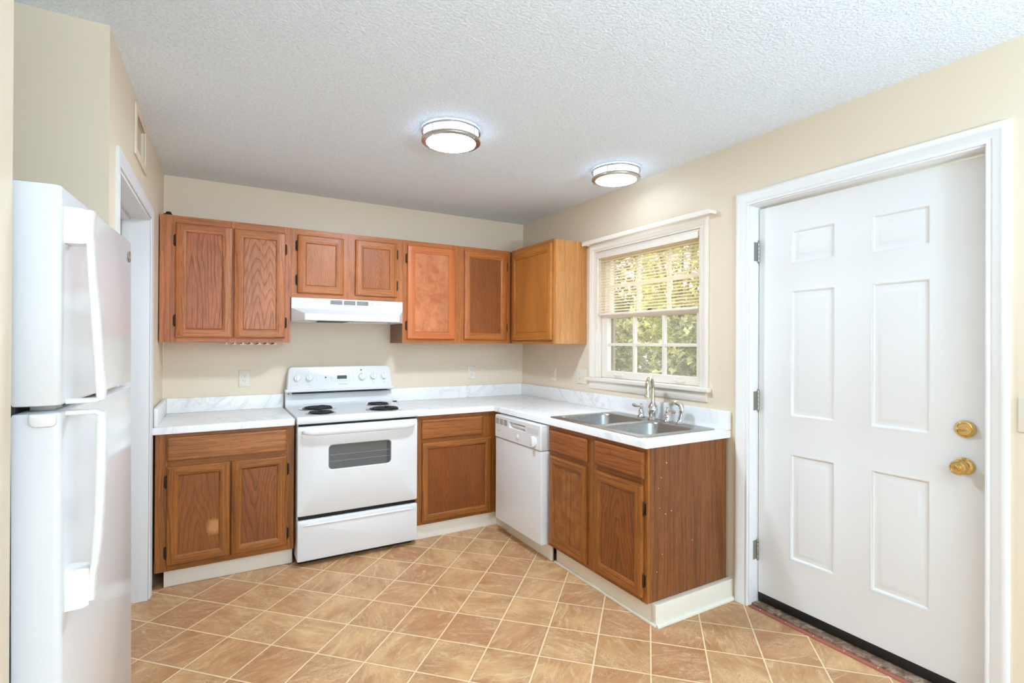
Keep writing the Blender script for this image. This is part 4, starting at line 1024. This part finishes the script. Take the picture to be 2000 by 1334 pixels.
BL = thing('mini_blind', 'cream mini blind pulled halfway down in the window', 'blind', (.0, -1.51, 2.0))
b = B(); box(b, (1.0535, 2.003, -.024), (1.9665, 2.0295, .0035), fr); obj('headrail', b, M['wtrim'], BL, bevel=.002)
b = B(); box(b, (1.0535, 1.992, .0045), (1.9665, 2.030, .0065), fr); obj('valance', b, M['wtrim'], BL, bevel=.0005)
b = B()
nsl = 20
for k in range(nsl):
    z = 1.608+k*(1.988-1.608)/(nsl-1)
    sec = [(-.0125+i*.0025*10/10*1.0, .0022*(1-((i-5)/5)**2)) for i in range(11)]
    sec = [(-.0125+.0025*i, .0022*(1-((i-5)/5)**2)) for i in range(11)]
    tl = .20
    top = [(w*math.cos(tl)-h*math.sin(tl), h*math.cos(tl)+w*math.sin(tl)) for w, h in sec]
    loft(b, [[fr(u, z+hh, -.011+ww) for ww, hh in top] for u in (1.056, 1.964)], close=False, caps=(False, False))
obj('slats', b, M['blind'], BL)
b = B(); box(b, (1.055, 1.577, -.022), (1.965, 1.592, .001), fr); obj('bottom_rail', b, M['wtrim'], BL, bevel=.003)
for u in (1.16, 1.51, 1.86):
    b = B()
    for w in (-.0245, .0025): tube(b, [fr(u, 1.585, w), fr(u, 2.003, w)], .0007, 5)
    obj('ladder_cord', b, M['cordm'], BL)
b = B(); tube(b, [fr(1.078, 1.996, .010), fr(1.078, 1.48, .013)], .0035, 8); obj('tilt_wand', b, M['wtrim'], BL)
b = B(); tube(b, [fr(1.10, 1.996, .010), fr(1.1, 1.56, .011)], .0012, 5); obj('lift_cord', b, M['cordm'], BL)

CR = thing('curtain_rod', 'cream flat curtain rod across the top of the window casing', 'curtain rod', (-.06, -1.53, 2.11))
b = B(); 
sec = rrect(2.097, -.004, 2.127, .004, .003, 3)
loft(b, [[Vector((-.062+c, y, z)) for z, c in sec] for y in (-.955, -2.092)]); obj('rod', b, M['rodm'], CR)
for y in (-.961, -2.086):
    b = B(); box(b, (-.058, y-.004, 2.103), (-.0005, y+.004, 2.121)); obj('bracket', b, M['rodm'], CR, bevel=.001)

# ------------------------------------------------------------------ plates on the walls
def plate(name, label, cat, fr, u0, u1, v0, v1, kind, w0=.0005, grp=None):
    c = fr((u0+u1)/2, v0, w0)
    t = thing(name, label, cat, tuple(c), grp)
    b = B(); slab(b, rrect(u0, v0, u1, v1, .004, 3), fr, w0, w0+.006, .003); obj('cover_plate', b, M['bisque'], t)
    cu = (u0+u1)/2; cv = (v0+v1)/2
    def recept(cu):
        for s in (-1, 1):
            b = B(); slab(b, rrect(cu-.0165, cv+s*.0195-.0135, cu+.0165, cv+s*.0195+.0135, .010, 5), fr, w0+.006, w0+.0075)
            r = obj('socket', b, M['bisque'], t)
            b = B()
            for q in (-.0065, .0065): box(b, (cu+q-.0011, cv+s*.0195, w0+.0074), (cu+q+.0011, cv+s*.0195+.0085, w0+.0078), fr)
            lathe(b, [(.0024, 0), (.0024, .0004), (0, .0004)], fr(cu, cv+s*.0195-.006, w0+.0074), (fr(0, 0, 1)-fr(0, 0, 0)), 10)
            obj('slot', b, M['vdark'], r)
    def toggle(cu):
        b = B(); box(b, (cu-.005, cv-.012, w0+.006), (cu+.005, cv+.012, w0+.0075), fr); box(b, (cu-.004, cv-.002, w0+.0075), (cu+.004, cv+.007, w0+.018), fr); obj('toggle', b, M['bisque'], t, bevel=.001)
    if kind == 'o': recept(cu)
    elif kind == 'os': recept(cu-.023); toggle(cu+.023)
    elif kind == 's': toggle(cu)
    b = B()
    for s in ((0,) if kind == 'o' else (-.03, .03)): lathe(b, [(.003, 0), (.0025, .0008), (0, .001)], fr(cu+(0 if kind == 'o' else (-.023 if kind == 'os' else 0)), cv+s, w0+.006), (fr(0, 0, 1)-fr(0, 0, 0)), 10)
    obj('screw', b, M['bisque'], t)
    return t
plate('wall_outlet', 'bisque duplex outlet on the back wall left of the stove', 'outlet', F_BACK, -2.290, -2.218, 1.063, 1.178, 'o', grp='wall outlets')
plate('wall_outlet', 'bisque duplex outlet on the back wall right of the stove', 'outlet', F_BACK, -.552, -.480, 1.060, 1.176, 'o', grp='wall outlets')
plate('wall_outlet', 'bisque duplex outlet on the right wall nearest the corner', 'outlet', F_RIGHT, .464, .537, 1.061, 1.176, 'o', grp='wall outlets')
plate('switch_outlet_plate', 'double bisque plate with outlet and switch left of the window', 'outlet', F_RIGHT, .824, .938, 1.063, 1.180, 'os')
plate('light_switch', 'bisque switch plate at the right edge beside the entry door', 'switch', F_RIGHT, 3.338, 3.452, 1.072, 1.193, 's')

VG = thing('return_air_grille', 'painted wall vent grille above the left doorway', 'vent', (XL, -1.08, VZ0))
b = B(); frame_slab(b, [(VY0-.04, VZ0-.035), (VY1+.045, VZ0-.035), (VY1+.045, VZ1+.03), (VY0-.04, VZ1+.03)], [(VY0, VZ0), (VY1, VZ0), (VY1, VZ1), (VY0, VZ1)], F_LEFT, .0005, .008); obj('frame', b, M['wall'], VG, bevel=.002)
b = B()
for k in range(12):
    z = VZ0+.005+k*.0128
    loft(b, [[F_LEFT(u, z, -.026), F_LEFT(u, z+.009, -.010), F_LEFT(u, z+.0105, -.010), F_LEFT(u, z+.0015, -.026)] for u in (VY0+.0005, VY1-.0005)])
obj('louvers', b, M['wall'], VG)
b = B(); lbox(b, (VY0+.0005, VZ0+.0005, -.035), (VY1-.0005, VZ1-.0005, -.028)); obj('backing', b, M['vdark'], VG)

# ------------------------------------------------------------------ ceiling lights
def ceiling_light(x, y, label, lens):
    t = thing('ceiling_light', label, 'ceiling light', (x, y, H), 'flush-mount ceiling lights')
    b = B(); lathe(b, [(.124, -.0665), (.118, -.0685), (.07, -.074), (.0, -.076)], (x, y, H-.0005), seg=48, caps=(False, True)); obj('diffuser', b, M[lens], t)
    b = B(); lathe(b, [(.136, 0), (.136, -.060), (.130, -.064), (.124, -.0664)], (x, y, H-.0005), seg=48, caps=(False, False)); obj('side_glass', b, M['lens_side'], t)
    b = B()
    def ring(r0, r1, z0, z1):
        prof = [(r0, z0), (r1, z0), (r1+.0015, (z0+z1)/2), (r1, z1), (r0, z1)]
        n = 56; loft(b, [[Vector((x+r*math.cos(2*PI*k/n), y+r*math.sin(2*PI*k/n), z)) for r, z in prof] for k in range(n)], loop=True)
    ring(.140, .149, H-.0195, H-.008); obj('upper_ring', b, M['nickel'], t)
    b = B(); 
    prof = [(.1375, H-.052), (.1485, H-.052), (.150, H-.058), (.1485, H-.064), (.140, H-.068), (.126, H-.0685), (.126, H-.0665), (.1375, H-.062)]
    n = 56; loft(b, [[Vector((x+r*math.cos(2*PI*k/n), y+r*math.sin(2*PI*k/n), z)) for r, z in prof] for k in range(n)], loop=True)
    obj('lower_ring', b, M['nickel'], t)
    for k in range(4):
        a = .5+k*PI/2; b = B(); lathe(b, [(.0025, 0), (.0025, .05), (.004, .051), (.004, .056), (0, .057)], (x+.1445*math.cos(a), y+.1445*math.sin(a), H-.014), (0, 0, -1), 10); obj('post', b, M['nickel'], t)
    return t
ceiling_light(-1.398, -1.592, 'round flush-mount ceiling light nearer the middle of the ceiling', 'lens')
ceiling_light(-.281, -1.571, 'round flush-mount ceiling light close to the window wall', 'lens_soft')

# ------------------------------------------------------------------ outside the window
b = B(); box(b, (.2, -8, -.6), (22, 16, -.5)); tag(obj('ground', b, M['soil']), 'leafy ground outside the window', 'ground', kind='structure')
def foliage(name, label, x, y, z, rx, ry, rz, n, mat, size, trunk, seed):
    rnd = random.Random(seed)
    t = thing(name, label, 'tree', (x, y, -.5), 'greenery outside the window')
    b = B()
    for i in range(n):
        while True:
            p = Vector((rnd.uniform(-1, 1), rnd.uniform(-1, 1), rnd.uniform(-1, 1)))
            if p.length < 1 and p.length > .35: break
        lump = .78+.22*math.sin(p.x*5+seed)*math.sin(p.y*6+seed*2)*math.cos(p.z*5)+.06*rnd.random()
        c = Vector((x+p.x*rx*lump, y+p.y*ry*lump, z+p.z*rz*lump))
        if c.z < -.45 or c.x < .6: continue
        d = Vector((rnd.gauss(0, 1), rnd.gauss(0, 1), rnd.gauss(0, .6)-.3)).normalized(); s = size*rnd.uniform(.6, 1.4)
        u, v, _ = basis(d); sd = u*s*.28
        b.faces.new([b.verts.new(q) for q in (c, c+d*s*.45+sd, c+d*s, c+d*s*.45-sd)])
    obj('foliage', b, mat, t)
    b = B(); tube(b, smooth_path([(x, y, -.5), (x+.06, y-.04, z*.4), (x-.05, y+.05, z)], 4), [trunk*(1-.05*i) for i in range(9)], 8)
    for k in range(5):
        a = k*1.3+seed; tube(b, [(x, y, z*.5+.1*k), (x+rx*.5*math.cos(a), y+ry*.5*math.sin(a), z+rz*(.1+.1*k))], [trunk*.4, trunk*.12], 6)
    obj('trunk', b, M['bark'], t)
foliage('shrub', 'olive shrub low outside the lower window panes at the left', 2.6, 1.95, .75, .9, .72, 1.4, 3600, M['leafo'], .12, .04, 1)
foliage('shrub', 'dull green bush low outside the lower panes at the right', 2.9, .4, .75, .95, .74, 1.4, 3600, M['leafd'], .12, .04, 2)
foliage('tree', 'yellow-green tree seen through the blind at the right', 4.85, 2.5, 2.6, 1.15, 1.1, 2.1, 5200, M['leafy'], .13, .10, 3)
foliage('tree', 'sunlit tree with sky gaps seen through the blind at the left', 6.1, 5.4, 2.5, 1.45, 1.6, 2.2, 3600, M['leafo'], .16, .11, 4)
foliage('tree', 'dull green tree far behind the shrubs at the right', 9.6, 6.0, 1.3, 1.8, 2.1, 2.2, 5200, M['leafd'], .2, .13, 5)
foliage('tree', 'dull green tree far behind the shrubs at the left', 9.4, 10.2, 1.3, 1.8, 2.0, 2.2, 4200, M['leafd'], .2, .13, 6)

hedge = thing('hedge', 'long olive hedge far behind the trees outside the window', 'hedge', (12.8, 9.5, -.5))
b = B(); rnd = random.Random(11)
for i in range(9000):
    c = Vector((rnd.uniform(12.2, 13.4), rnd.uniform(3.0, 16.0), -.5+3.7*rnd.random()**.85))
    c.z -= .35*abs(math.sin(c.y*1.7))*(1 if c.z > 2 else 0)
    d = Vector((rnd.gauss(-.4, 1), rnd.gauss(0, 1), rnd.gauss(0, .7))).normalized(); sz = rnd.uniform(.22, .42)
    u, v, _ = basis(d); sd = u*sz*.32
    b.faces.new([b.verts.new(q) for q in (c, c+d*sz*.45+sd, c+d*sz, c+d*sz*.45-sd)])
obj('foliage', b, M['leafd'], hedge)
for k in range(6):
    b = B(); y = 4+k*2.2; tube(b, [(12.8, y, -.5), (12.85, y+.05, .8), (12.8, y, 2.2)], [.09, .07, .03], 8); obj('trunk', b, M['bark'], hedge)
